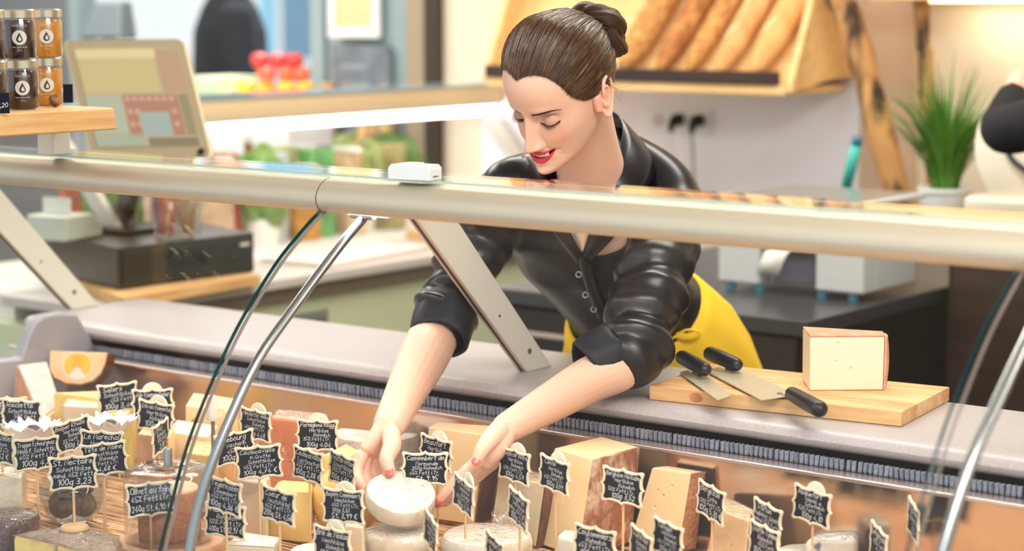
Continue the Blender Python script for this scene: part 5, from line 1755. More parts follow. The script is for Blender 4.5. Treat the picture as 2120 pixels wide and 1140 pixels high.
# sockets with plugs
so_ = thing('socket_strip', 'triple white wall socket with two black plugs above the back counter', 'socket', (onY(1410, 250, WY - .012).x, WY - 0.0125, 1.0))
zc0 = onY(1410, 250, WY).z - 1.0
MB().box(-0.115, 0.115, -0.008, 0, zc0 - 0.042, zc0 + 0.042).build('plate', m_whitep, so_, bevel=0.003)
for i in (-1, 0, 1):
    cup = MB().lathe([(0.022, 0), (0.025, 0), (0.025, -0.004), (0.022, -0.004)], 24)
    cup.xf(Matrix.Translation((i * 0.073, -0.0085, zc0)) @ Matrix.Rotation(math.radians(-90), 4, 'X'))
    o_ = MB().tube([(i * .073, -0.0082, zc0), (i * .073, -0.0105, zc0)], 0.021, 24).build('socket', mat('socket_well', (205, 202, 198), 0.5) if i < 0 else m_whitep, so_, smooth=True)
    if i >= 0:
        pl_ = tag(MB().tube([(0, -0.011, .006), (0, -0.032, .004), (0, -0.050, -.008), (0, -0.056, -.03)], [0.019, 0.018, 0.012, 0.007], 14).build('power_plug', m_black, None, smooth=True, loc=(so_.location.x + i * .073, WY - .013, 1.0 + zc0)),
                  'left black power plug with cable in the white wall socket' if i == 0 else 'right black power plug with cable in the white wall socket', 'plug', 'power plugs')
        MB().tube(smooth_path([(0, -0.056, -.03), (0.002, -0.05, -.08), (0.02 * (1 - i), -0.04, -.16), (0.03 * (1 - i), -0.02, -.25), (0.01, -0.012, -zc0 + -.0)], 5), 0.0032, 6).build('cable', mat('grey_cable', (110, 104, 112), 0.6) if i else m_whitep, pl_, smooth='all')

# ------------------------------------------------------------------ bread shelf
m_shelf = mat('birch_shelf', (244, 206, 146), 0.55, col2=(232, 188, 124), nscale=4, stretch=(1, 9, 9))
XS, XE = -2.71, -3.75
YF = 4.80
zl, zr = 1.372, 1.41
bs = thing('bread_shelf', 'slanted birch bread shelf on the back wall with a dark brown front rail', 'shelf', (-3.2, 5.0, 1.37))
def sh_(mb, n, m, p=None, **k):
    mb.v = [(x + 3.2, y - 5.0, z - 1.37) for x, y, z in mb.v]
    return mb.build(n, m, p or bs, **k)
sh_(MB().box(XE, XS - .02, YF, WY - .02, 1.366, 1.386), 'bottom_board', m_shelf, bevel=0.002)
sh_(MB().box(XE, XS - .02, YF - .004, YF + .016, 1.366, 1.392), 'front_lip', m_shelf, bevel=0.002)
sh_(MB().box(XE, XS - .045, YF - .012, YF + .012, 1.392, 1.428), 'rail', m_dwood, bevel=0.002)
sh_(MB().hexa([(XE, YF + .03, 1.386), (XS - .02, YF + .03, 1.386), (XS - .02, YF + .05, 1.386), (XE, YF + .05, 1.386), (XE, WY - .05, 1.78), (XS - .02, WY - .05, 1.78), (XS - .02, WY - .03, 1.78), (XE, WY - .03, 1.78)]), 'slanted_back', m_shelf, bevel=0.002)
sidep = [(YF, 1.372), (YF - .002, 1.395), (WY - .16, 1.80), (WY - .01, 1.80), (WY - .01, 1.402)] + [(WY - .01 - .05 * i, 1.402 + .012 * math.sin(math.pi * i / 6.0) - .005 * i) for i in range(1, 6)]
for xx in (XE - .02, XS - .02):
    sh_(MB().prism(sidep[::-1], xx, xx + .02, 'x'), 'side_panel', m_shelf, bevel=0.002)
sh_(MB().box(XE, XS - .02, WY - .26, WY - .01, 1.80, 1.82), 'top_board', m_shelf, bevel=0.002)
loaf_m = [mat('seeded_crust', (176, 112, 54), 0.8, col2=(224, 170, 100), nscale=60, ndetail=6, bump=0.6, bscale=120), mat('dark_crust', (158, 92, 44), 0.75, col2=(206, 146, 82), nscale=30, ndetail=6, bump=0.5, bscale=90),
          mat('flour_crust', (232, 180, 118), 0.8, col2=(206, 142, 82), nscale=14, ndetail=6, bump=0.3, bscale=70), mat('golden_crust', (238, 186, 116), 0.7, col2=(214, 150, 84), nscale=12, bump=0.3, bscale=60)]
sd = Vector((0, WY - .08 - YF, .394)).normalized()
sn = Vector((0, -sd.z, sd.y))
lo_l = ['dark seeded loaf, leftmost of the long breads on the slanted shelf', 'brown seeded loaf between the leftmost loaf and the dark crusted one', 'brown crusted loaf in the middle of the slanted bread shelf', 'pale floury loaf right of the brown loaves on the bread shelf', 'golden loaf at the right end of the slanted bread shelf']
for i, (pxb, r, L_, k) in enumerate(((1342, .047, .36, 0), (1414, .037, .40, 1), (1472, .034, .44, 0), (1538, .040, .42, 2), (1614, .046, .46, 3))):
    base = onY(pxb, 140, YF + .09)
    o_ = Vector((base.x - .03, YF + .034, 1.400)) + sn * (r * .8)
    t = thing('bread_loaf', lo_l[i], 'bread', o_, 0, 'loaves on the slanted shelf')
    m = MB()
    NN = 22
    rings = []
    for q in range(NN + 1):
        s = q / NN
        e = max(0.06, (1 - abs(2 * s - 1) ** 3.2)) ** .5
        c = (sd + Vector((.2, 0, 0))) * (s * L_)
        rings.append([c + Vector((1, 0, 0)) * math.cos(a) * r * e + sn * math.sin(a) * r * .78 * e * (1 + .05 * math.sin(s * 40 + i)) for a in [2 * math.pi * j / 20 for j in range(20)]])
    m.loft(rings).build('crust', loaf_m[k], t, smooth='all')
    if k in (2, 3):
        for j in range(3):
            s = .22 + .24 * j
            c = (sd + Vector((.2, 0, 0))) * (s * L_) + sn * (r * .80)
            MB().tube([c + Vector((-r * .4, 0, 0)) - sn * .004, c + sd * .03, c + Vector((r * .4, 0, 0)) + sd * .06 - sn * .004], [.004, .009, .004], 8).build('score', mat('crust_score', (246, 214, 160), 0.85), t, smooth='all')

# rough timber posts, plant, brush, upper shelf
m_bark = mat('rough_timber', (198, 148, 92), 0.75, col2=(60, 40, 26), nscale=5, ndetail=5, stretch=(3, 3, 0.9), nlo=0.47, nhi=0.61, bump=0.3, bscale=18)
def post(label, pts, r, Y):
    P = [onY(x, y, Y) for x, y in pts]
    P = [Vector((P[0].x - (P[1].x - P[0].x) * 3, Y, 2.6))] + P + [Vector((P[-1].x + .01, Y, 1.0605))]
    o = Vector((P[-1].x, Y, 1.0605))
    q = smooth_path([p - o for p in P], 6)
    rr = [r * (1 + .045 * math.sin(i * .5) + .03 * math.sin(i * 1.1)) for i in range(len(q))]
    return tag(MB().tube(q, rr, 14).build('timber_post', m_bark, None, smooth='all', loc=o), label, 'post', 'rough timber posts')
post('thick slanting rough timber post right of the bread shelf', [(1722, -80), (1752, 20), (1780, 110), (1806, 205), (1830, 300), (1856, 400)], .036, 4.9)
post('thin upright rough timber post behind the grass plant', [(1908, 10), (1916, 110), (1920, 210), (1930, 320)], .020, 4.95)
pc_ = onY(1955, 420, 4.62)
plant = thing('potted_grass', 'green grass plant in a white pot on the dark side cabinet', 'plant', (pc_.x, 4.62, 1.0605))
MB().lathe([(0, 0), (.05, 0), (.062, .09), (.066, .092), (.066, .102), (.058, .102), (.055, .09), (0, .088)], 28).build('pot', m_whitep, plant, smooth=True)
bl_ = MB()
rp = random.Random(11)
for k in range(230):
    a = rp.uniform(0, 2 * math.pi); sp_ = rp.uniform(.15, 1) ** .8
    L_ = rp.uniform(.20, .40) * (1.15 if sp_ < .4 else 1)
    d = Vector((math.cos(a), math.sin(a), 0))
    p0 = Vector((d.x * .03 * sp_, d.y * .03 * sp_, .085))
    pts = []
    for j in range(6):
        s = j / 5
        pts.append(p0 + Vector((0, 0, L_ * (s - .42 * sp_ * s * s))) + d * (L_ * .62 * sp_ * s ** 1.6))
    n = len(bl_.v); sd_ = Vector((-d.y, d.x, 0))
    for j, p in enumerate(pts):
        w_ = .0042 * (1 - (j / 5) ** 2) + .0004
        bl_.v += [tuple(p - sd_ * w_), tuple(p + sd_ * w_)]
    bl_.f += [(n + 2 * j, n + 2 * j + 1, n + 2 * j + 3, n + 2 * j + 2) for j in range(5)]
bo_ = bl_.build('blades', mat('grass_green', (92, 142, 48), 0.55, col2=(58, 108, 30), nscale=6), plant, fixn=False)
bo_['kind'] = 'stuff'
# turquoise brush standing in a cup on the counter
p0, p1 = onY(1752, 388, 4.72), onY(1776, 284, 4.72)
br_ = thing('dish_brush', 'turquoise brush handle with dark blue tip standing behind the scale', 'brush', (p0.x, 4.72, 0.93))
dd = (p1 - p0)
o_ = Vector((p0.x, 4.72, 0.93))
MB().tube([p0 - dd * .9 - o_, p0 - dd * .05 - o_], .004, 10).build('stem', m_whitep, br_, smooth='all')
MB().tube([p0 - o_, p0 + dd * .5 - o_, p1 - dd * .16 - o_], [.013, .015, .014], 14).build('grip', mat('turquoise', (70, 190, 180), 0.45), br_, smooth='all')
MB().tube([p1 - dd * .17 - o_, p1 - o_], [.014, .0125], 14).build('tip', mat('petrol_blue', (20, 106, 140), 0.45), br_, smooth='all')
c = p0 - dd * .9 - o_
MB().lathe([(0, 0), (.03, 0), (.034, .1), (.031, .1), (.028, .004), (0, .004)], 24, (c.x, c.y, 0)).build('cup', m_whitep, br_, smooth=True)
us = thing('wall_shelf', 'pale wooden wall shelf with lit underside at the upper right', 'shelf', (-1.9, 5.0, 1.62))
MB().box(-0.62, 1.6, -0.14, 0.145, 0, 0.03).build('board', m_shelf, us, bevel=0.002)
MB().box(-0.56, 1.5, 0.06, 0.08, -0.006, 0).build('led_strip', mat('warm_led', (255, 240, 214), 0.5, emit=(255, 226, 176), estr=4.0), us)
area('wall_shelf_lamp', (-1.4, 5.06, 1.612), (-1.4, 5.1, 0.9), 1.9, 0.04, 2.6, (1, 0.90, 0.72))

# slicer at the right edge
sl_c = onY(2110, 330, 4.55)
sl = thing('slicing_machine', 'white and steel slicing machine at the right edge beside the grass plant', 'slicer', (sl_c.x + .02, 4.62, 1.0605))
m_enam = mat('white_enamel', (240, 232, 212), 0.25)
MB().box(-.12, .22, -.16, .18, 0.02, .10).build('base', m_enam, sl, bevel=0.015, seg=3)
for x_, y_ in ((-.1, -.13), (.2, -.13), (-.1, .15), (.2, .15)):
    MB().cyl(x_, y_, 0, .025, .018, 14).build('foot', m_black, sl, smooth=True)
dk = MB().lathe([(0, 0), (.16, 0), (.168, .006), (.168, .035), (.16, .042), (.03, .05), (0, .05)], 48)
dk.xf(Matrix.Translation((.045, -.05, .215)) @ Matrix.Rotation(math.radians(62), 4, 'Y') @ Matrix.Rotation(math.radians(70), 4, 'X'))
dk.build('blade_guard', m_enam, sl, smooth=True)
MB().box(.02, .14, -.02, .12, .1, .3).build('column', m_enam, sl, bevel=0.02, seg=3)
MB().tube(smooth_path([(-.02, -.10, .33), (-.035, -.12, .27), (-.02, -.13, .2), (.03, -.13, .16)], 5), .006, 8).build('carriage_handle', m_black, sl, smooth='all')
MB().lathe([(0, 0), (.022, 0), (.03, .01), (.03, .03), (.02, .042), (0, .045)], 20, (.08, -.1, .1)).build('knob', m_black, sl, smooth=True)

# ------------------------------------------------------------------ second counter with produce, at a right angle
m_tan = mat('tan_aluminium', (226, 206, 168), 0.5, 0.2)
m_green = mat('pale_green_front', (216, 224, 188), 0.55)
pc2 = thing('produce_counter', 'second refrigerated counter with lit strip, running back to the wall', 'display case', (-3.9, 4.2, 0))
def pq(mb, n, m, p=None, **k):
    mb.v = [(x + 3.9, y - 4.2, z) for x, y, z in mb.v]
    return mb.build(n, m, p or pc2, **k)
pq(MB().prism([(-3.95, 1.30), (-3.945, 1.325), (-3.952, 1.352), (-4.06, 1.352), (-4.06, 1.315), (-4.0, 1.305)], 3.35, WY - .01, 'y'), 'canopy_beam', m_tan, smooth=True)
pq(MB().box(-4.12, -3.946, 3.33, WY - .01, 1.3525, 1.359), 'canopy_glass', mat('blue_glass', (150, 176, 190), 0.08, spec=0.9))
pq(MB().box(-3.985, -3.965, 3.5, WY - .03, 1.262, 1.288), 'led_strip', m_led)
pq(MB().box(-4.0, -3.96, 3.48, WY - .02, 1.288, 1.302), 'led_housing', m_whitep)
for y_ in (3.36, WY - .05):
    pq(MB().hexa([(-4.05, y_, 1.31), (-4.0, y_, 1.31), (-3.66, y_, .926), (-3.72, y_, .926), (-4.05, y_ + .02, 1.31), (-4.0, y_ + .02, 1.31), (-3.66, y_ + .02, .926), (-3.72, y_ + .02, .926)]), 'strut', m_strut)
pq(MB().box(-3.86, -3.52, 3.06, WY - .01, .90, .926), 'rear_worktop', mat('pale_worktop', (204, 198, 192), 0.45), bevel=0.004)
pq(MB().box(-4.38, -3.58, 3.06, WY - .01, .05, .86), 'base_cabinet', m_green, bevel=0.004)
pq(MB().box(-3.58, -3.568, 3.08, WY - .02, .1, .86), 'front_panel', m_green, bevel=0.002)
pq(MB().box(-3.62, -3.54, 3.07, WY - .02, .865, .90), 'under_shelf', mat('brown_edge', (112, 100, 84), 0.5))  # brown shelf board under the rear worktop
pq(MB().box(-4.38, -3.86, 3.1, WY - .01, .86, .92), 'deck', m_white)
vt = pq(MB().box(-3.568, -3.56, 3.72, 3.88, .68, .82), 'vent', mat('vent_grey', (132, 140, 128), 0.5))
for i in range(6):
    pq(MB().box(-3.56, -3.556, 3.73, 3.87, .695 + .02 * i, .703 + .02 * i), 'slat', mat('vent_slat', (112, 120, 110), 0.5), vt)
pq(MB().prism([(-4.37, .92), (-4.35, 1.08), (-4.31, 1.2), (-4.22, 1.29), (-4.12, 1.356), (-4.12, 1.352), (-4.225, 1.285), (-4.315, 1.195), (-4.355, 1.08), (-4.375, .92)], 3.35, WY - .02, 'y'), 'front_pane', m_glass)
# goods inside it
goods = [('lettuce', 'sphere', (104, 140, 66)), ('paper_box', 'box', (226, 210, 196)), ('glass_jar', 'jar', (170, 110, 80)), ('green_bottle', 'bottle', (60, 130, 80)), ('paper_bag', 'bag', (206, 176, 140)), ('jam_jar', 'jar', (150, 44, 50)),
         ('herb_bundle', 'sphere', (120, 158, 74)), ('pale_box', 'box', (210, 220, 222)), ('honey_jar', 'jar', (212, 150, 60)), ('green_box', 'box', (110, 176, 104)), ('paper_bag', 'bag', (226, 190, 150)), ('herb_bundle', 'sphere', (152, 164, 90)), ('olive_box', 'box', (176, 164, 108)), ('basil_pot', 'sphere', (96, 130, 60))]
lab_g = ['green lettuce head, nearest in the second counter', 'cream paper box beside the lettuce in the second counter', 'brown glass jar behind the cream paper box', 'green bottle standing behind the brown jar', 'tan paper bag next to the green bottle', 'dark red jam jar beside the tan paper bag', 'light green herb bundle behind the jam jar', 'pale blue box behind the light green herbs', 'golden honey jar beside the pale blue box', 'bright green box in the middle of the second counter', 'orange tan paper bag behind the bright green box', 'olive herb bundle behind the orange tan bag', 'olive box close to the leaning plank', 'dark green basil plant at the end of the second counter']
goods += [('tomato_box', 'box', (226, 120, 90)), ('white_bag', 'bag', (240, 232, 222)), ('teal_box', 'box', (120, 176, 176)), ('sand_bag', 'bag', (226, 206, 176)), ('kale_bundle', 'sphere', (84, 128, 70)), ('peach_box', 'box', (240, 196, 160)),
          ('amber_bottle', 'bottle', (176, 110, 50)), ('lime_box', 'box', (190, 206, 110)), ('cream_bag', 'bag', (238, 222, 190)), ('lilac_box', 'box', (196, 186, 206)), ('spinach_bundle', 'sphere', (110, 140, 84)), ('wheat_bag', 'bag', (216, 192, 140))]
lab_g += ['tomato red box in the rear row, nearest in the second counter', 'white paper bag in the rear row beside the tomato red box', 'teal box in the rear row of the second counter', 'sand coloured bag in the rear row beside the teal box', 'dark kale bundle in the rear row of the second counter', 'peach coloured box in the rear row beside the kale', 'amber bottle in the rear row of the second counter', 'lime green box in the rear row beside the amber bottle', 'cream paper bag in the rear row behind the lime green box', 'lilac box in the rear row of the second counter', 'spinach bundle in the rear row beside the lilac box', 'wheat coloured bag at the end of the rear row']
for i, (nm, kd, cl) in enumerate(goods):
    rear = i >= 14
    Y_ = 3.62 + 1.30 * (i / 14 if not rear else (i - 13.5) / 12); X_ = -4.09 - .04 * (i % 2) if not rear else -4.28
    m_ = mat('goods_%s_%d' % (nm, i), cl, 0.5, col2=tuple(max(0, int(v * .8)) for v in cl), nscale=20)
    t = thing(nm, lab_g[i], {'sphere': 'vegetable', 'box': 'box', 'jar': 'jar', 'bottle': 'bottle', 'bag': 'bag'}[kd], (X_, Y_, .92), .3 * i)
    if kd == 'sphere':
        for k in range(9):
            a = k * 2.4
            MB().ell((.04 * math.cos(a), .04 * math.sin(a), .11 + .012 * k), (.06, .02 + .01 * (k % 3), .09)).build('leaf', m_, t, smooth=True)
        MB().lathe([(0, 0), (.05, 0), (.06, .08), (0, .08)], 16).build('pot', m_white, t, smooth=True)
    elif kd == 'box':
        MB().box(-.05, .05, -.04, .04, 0, .26).build('carton', m_, t, bevel=.004)
        MB().box(-.04, .04, -.0415, -.04, .08, .2).build('label', m_white, t)
    elif kd == 'jar':
        MB().lathe([(0, 0), (.04, 0), (.045, .01), (.045, .17), (.036, .19), (0, .19)], 20).build('glass', m_, t, smooth=True)
        MB().lathe([(0, .19), (.04, .19), (.04, .22), (0, .222)], 20).build('lid', m_strut, t, smooth=True)
    elif kd == 'bottle':
        MB().lathe([(0, 0), (.036, 0), (.038, .01), (.038, .16), (.014, .22), (.014, .28), (0, .28)], 20).build('glass', m_, t, smooth=True)
        MB().lathe([(0, .28), (.016, .28), (.016, .30), (0, .30)], 14).build('cap', m_white, t, smooth=True)
    else:
        MB().hexa([(-.05, -.035, 0), (.05, -.035, 0), (.05, .035, 0), (-.05, .035, 0), (-.055, -.012, .25), (.055, -.012, .25), (.055, .012, .25), (-.055, .012, .25)]).build('paper', m_, t, bevel=.006)
        MB().box(-.055, .055, -.014, .014, .25, .262).build('fold', m_white, t)
lp = [onX(768, 262, -4.2), onX(730, 345, -4.2)]
q = MB().hexa([(-4.215, lp[1].y - .03, .925), (-4.185, lp[1].y - .03, .925), (-4.185, lp[1].y + .03, .925), (-4.215, lp[1].y + .03, .925), (-4.215, lp[0].y - .03, 1.285), (-4.185, lp[0].y - .03, 1.285), (-4.185, lp[0].y + .03, 1.285), (-4.215, lp[0].y + .03, 1.285)])
tag(q.build('leaning_plank', m_beech, None, bevel=.003), 'orange brown wooden plank leaning inside the second counter under its light strip', 'plank')
# papers on the rear worktop
tp = thing('paper_stack', 'stack of pale pink papers on the white worktop behind the glass joint', 'paper', (-3.68, 4.1, .926), .1)
for i in range(5):
    MB().box(-.13 + .006 * i, .13 - .004 * i, -.24, .22 + .01 * (i % 2), .003 * i, .003 * i + .0022).build('sheet', mat('pink_paper', (236, 206, 196), 0.8) if i % 2 else m_white, tp)
tb = thing('wooden_tray', 'tan wooden tray lying on the white worktop behind the papers', 'tray', (-3.68, 4.66, .926))
MB().box(-.14, .14, -.16, .2, 0, .012).build('board', m_beech, tb, bevel=.003)
for s in (-1, 1):
    MB().box(-.14, .14, -.16 + (s > 0) * .35, -.15 + (s > 0) * .35, .012, .03).build('rim', m_beech, tb, bevel=.002)

# ------------------------------------------------------------------ till: board, cash drawer, touch screen
ZS = .926
q0, q1, q2 = onZ(150, 598, ZS), onZ(255, 640, ZS), onZ(540, 590, ZS)
q3 = q0 + (q2 - q1)
o_ = (q0 + q2) / 2
rb_ = thing('till_board', 'thick wooden board under the black cash drawer', 'board', (o_.x, o_.y, ZS))
MB().hexa([p - Vector((o_.x, o_.y, ZS)) + Vector((0, 0, h)) for h in (0.0004, 0.026) for p in (q0, q1, q2, q3)]).build('board', m_beech, rb_, bevel=.002)
ZB_ = ZS + .0268
r0, r1, r2 = onZ(95, 560, ZB_), onZ(245, 600, ZB_), onZ(527, 562, ZB_)
r3 = r0 + (r2 - r1)
o_ = Vector(((r0.x + r2.x) / 2, (r0.y + r2.y) / 2, ZB_))
m_till = mat('black_till', (44, 48, 46), 0.35)
dr_ = thing('cash_drawer', 'black metal cash drawer on the wooden board behind the left pane', 'cash drawer', o_)
HD = .098
MB().hexa([p - o_ + Vector((0, 0, h)) for h in (0, HD) for p in (r0, r1, r2, r3)]).build('housing', m_till, dr_, bevel=.004)
ed = (r2 - r1); nn = Vector((ed.y, -ed.x, 0)).normalized()
def on_face(u0, u1, z0, z1, t0, t1):
    return MB().hexa([r1 - o_ + ed * u + nn * tt + Vector((0, 0, z)) for z in (z0, z1) for u, tt in ((u0, t0), (u0, t1), (u1, t1), (u1, t0))])
fr_ = on_face(.03, .97, .008, .086, 0, .006).build('drawer_front', m_till, dr_, bevel=.002)
on_face(.36, .62, .036, .05, .006, .008).build('grip_slot', m_gap, fr_)
on_face(.80, .84, .040, .048, .006, .009).build('lock', m_chrome, fr_)
on_face(.88, .95, .068, .076, .006, .0068).build('label', m_strut, fr_)
ZT = ZB_ + HD + .0005
# screen
D0, D1 = 4.42, 4.62
S_ = [atd(190, 330, D0), atd(437, 326, D0 - .06), atd(378, 81, D1 - .06), atd(131, 84, D1)]
o_ = onZ(255, 478, ZT + .001)
nscr = (S_[1] - S_[0]).cross(S_[3] - S_[0]).normalized()
if nscr.dot(CAM - S_[0]) < 0:
    nscr = -nscr
m_bez = mat('till_bezel', (158, 144, 116), 0.4)
ts = thing('till_screen', 'tilted touch screen of the till with tan bezel, standing on the cash drawer', 'monitor', o_)
def quad(u, v, e=0.0):   # u across, v up in the screen plane
    return S_[0].lerp(S_[1], u).lerp(S_[3].lerp(S_[2], u), v) + nscr * e - o_
bz = MB()
NQ = 7
out_ = []
for (cu, cv, a0) in ((.94, .94, 0), (.06, .94, 90), (.06, .06, 180), (.94, .06, 270)):
    for k in range(NQ):
        a = math.radians(a0 + 90 * k / (NQ - 1))
        out_.append((cu + .06 * math.cos(a), cv + .06 * math.sin(a)))
bz.loft([[quad(u, v, -.035) for u, v in out_], [quad(u, v, -.004) for u, v in out_], [quad(.5 + (u - .5) * .985, .5 + (v - .5) * .985, 0) for u, v in out_]])
bzo = bz.build('housing', m_bez, ts, smooth=True)
rim = MB()
i0 = [quad(u, v, .0002) for u, v in out_]; i1 = [quad(.5 + (u - .5) * 1.03, .5 + (v - .5) * 1.03, -.012) for u, v in out_]
rim.loft([i1, i0], cap=False).build('rim', mat('bezel_rim', (206, 192, 158), 0.4), ts, smooth='all', solid=.002)
def scr(u0, v0, u1, v1, e):
    return MB().hexa([quad(u, v, ee) for ee in (e - .0006, e) for u, v in ((u0, v0), (u1, v0), (u1, v1), (u0, v1))])
def em(n, c, s=.55):
    return mat(n, tuple(int(v * .35) for v in c), 0.25, emit=c, estr=s)
SU0, SU1, SV0, SV1 = .075, .93, .10, .92
def st_(a, b_, c, d, e, n, cl, p):   # in fractions of the lit screen, from the top left
    U = lambda t: SU0 + (SU1 - SU0) * t
    V = lambda t: SV1 + (SV0 - SV1) * t
    cl = tuple(int(v * .68 + w_ * .32) for v, w_ in zip(cl, (214, 198, 164)))  # haze put into the colours: every tile is washed towards tan
    return scr(U(a), V(d), U(c), V(b_), e).build(n, em('screen_%d_%d_%d' % cl, cl), p)
scp = st_(0, 0, 1, 1, .001, 'screen', (196, 178, 142), ts)
for (a, b_, c, d, cl) in ((.0, .0, .78, .10, (250, 226, 160)), (.0, .10, .76, .46, (214, 196, 128)), (.78, .02, 1, .46, (196, 150, 118)), (.0, .49, .34, .86, (178, 194, 170)), (.36, .48, .90, .90, (178, 112, 92)), (.48, .66, .78, .90, (158, 182, 186)), (.91, .48, 1, .9, (140, 130, 92)), (.0, .88, .5, 1, (164, 182, 160)), (.52, .92, 1, 1, (118, 104, 78))):
    st_(a, b_, c, d, .0016, 'screen_tile', cl, scp)
for i in range(7):
    for j in range(3):
        if .38 + .075 * i > .48 and j > 0 and .38 + .075 * i < .76:
            continue
        st_(.38 + .072 * i, .50 + .13 * j, .38 + .072 * i + .05, .50 + .13 * j + .05, .0021, 'screen_key', (214, 164, 140), scp)
MB().tube([quad(.93, .045, .001) , quad(.93, .045, .004)], .008, 14).build('power_button', m_black, ts, smooth=True)
MB().tube(smooth_path([Vector((0, 0, 0.0)), Vector((0, .02, .08)), quad(.5, .25, -.03)], 5), .03, 14, flat=.5).build('stand', m_black, ts, smooth='all')
MB().box(-.09, .09, -.07, .07, 0, .014).build('foot_plate', m_black, ts, bevel=.004)
# receipt printer and pen cup beside it
o_ = onZ(135, 492, ZT)
pr_ = thing('receipt_printer', 'pale receipt printer on the left of the black cash drawer', 'printer', (o_.x, o_.y, ZT), .2)
MB().prism([(-.07, 0), (.07, 0), (.07, .03), (.03, .06), (-.07, .06)], -.06, .06, 'x').build('housing', mat('printer_green_white', (206, 216, 200), 0.4), pr_, bevel=.006)
MB().box(-.04, .04, -.03, -.025, .055, .10).build('receipt', m_white, pr_)
o_ = onZ(345, 492, ZT)
cup_ = thing('pen_cup', 'clear cup with orange and yellow pens on the cash drawer', 'pen cup', (o_.x, o_.y, ZT))
MB().lathe([(0, 0), (.03, 0), (.032, .09), (.030, .09), (.028, .004), (0, .004)], 24).build('cup_wall', m_acryl, cup_, smooth='all')
for k, cl in enumerate(((226, 110, 50), (230, 120, 60), (236, 190, 70), (120, 70, 130), (214, 90, 50))):
    a = k * 1.3
    tag(MB().tube([(.015 * math.cos(a), .015 * math.sin(a), .006), (.028 * math.cos(a), .028 * math.sin(a), .125 + .008 * k)], .0045, 8).build('pen', mat('pen_%d' % k, cl, 0.4), None, smooth=True, loc=(o_.x, o_.y, ZT)),
        ['orange pen', 'light orange pen', 'yellow pen', 'purple pen', 'red orange pen'][k] + ' in the clear cup on the cash drawer', 'pen', 'pens in the cup')
o_ = onZ(390, 490, ZT)
cv_ = thing('glass_tumbler', 'clear tumbler of pale straws right of the pen cup', 'tumbler', (o_.x, o_.y, ZT))
MB().lathe([(0, 0), (.03, 0), (.034, .11), (.032, .11), (.028, .004), (0, .004)], 24).build('glass', m_acryl, cv_, smooth='all')
for k in range(6):
    a = k * 1.05
    MB().tube([(.012 * math.cos(a), .012 * math.sin(a), .006), (.026 * math.cos(a), .026 * math.sin(a), .13)], .004, 8).build('straw', m_lwood, cv_, smooth=True)

# ------------------------------------------------------------------ plank with jars at the left
PX = -2.56
pa = onX(245, 268, PX); pb_ = onX(238, 222, PX)
PZ0, PZ1 = pa.z, 1.444
plank = thing('jar_plank', 'thick natural wood plank carrying the jars above the canopy', 'shelf', (PX - .12, 1.9, PZ0))
MB().hexa([(-.14, -.12, 0), (.115, -.12, 0), (.12, pa.y - 1.9, 0), (-.14, pa.y - 1.9, 0), (-.14, -.12, PZ1 - PZ0), (.112, -.12, PZ1 - PZ0), (.118, pb_.y - 1.9, PZ1 - PZ0), (-.14, pb_.y - 1.9, PZ1 - PZ0)]).build('board', m_beech, plank, bevel=.004)
for y_ in (.31 + .03,):
    MB().box(-.06, -.02, y_ - .03 + .05, y_ + .01 + .05, -(PZ0 - 1.3585), 0).build('foot', mat('white_post', (246, 244, 230), 0.4), plank, bevel=.003)
m_jarglass = clear_mat('jar_glass', (0.97, 0.97, 0.97), base=0.05)
m_lid = mat('tin_lid', (206, 196, 172), 0.28, 0.85)
m_dkjam = mat('dark_chutney', (44, 18, 18), 0.3, coat=0.6)
m_gold = mat('golden_mustard', (198, 134, 30), 0.35, coat=0.5)
JR = .0262
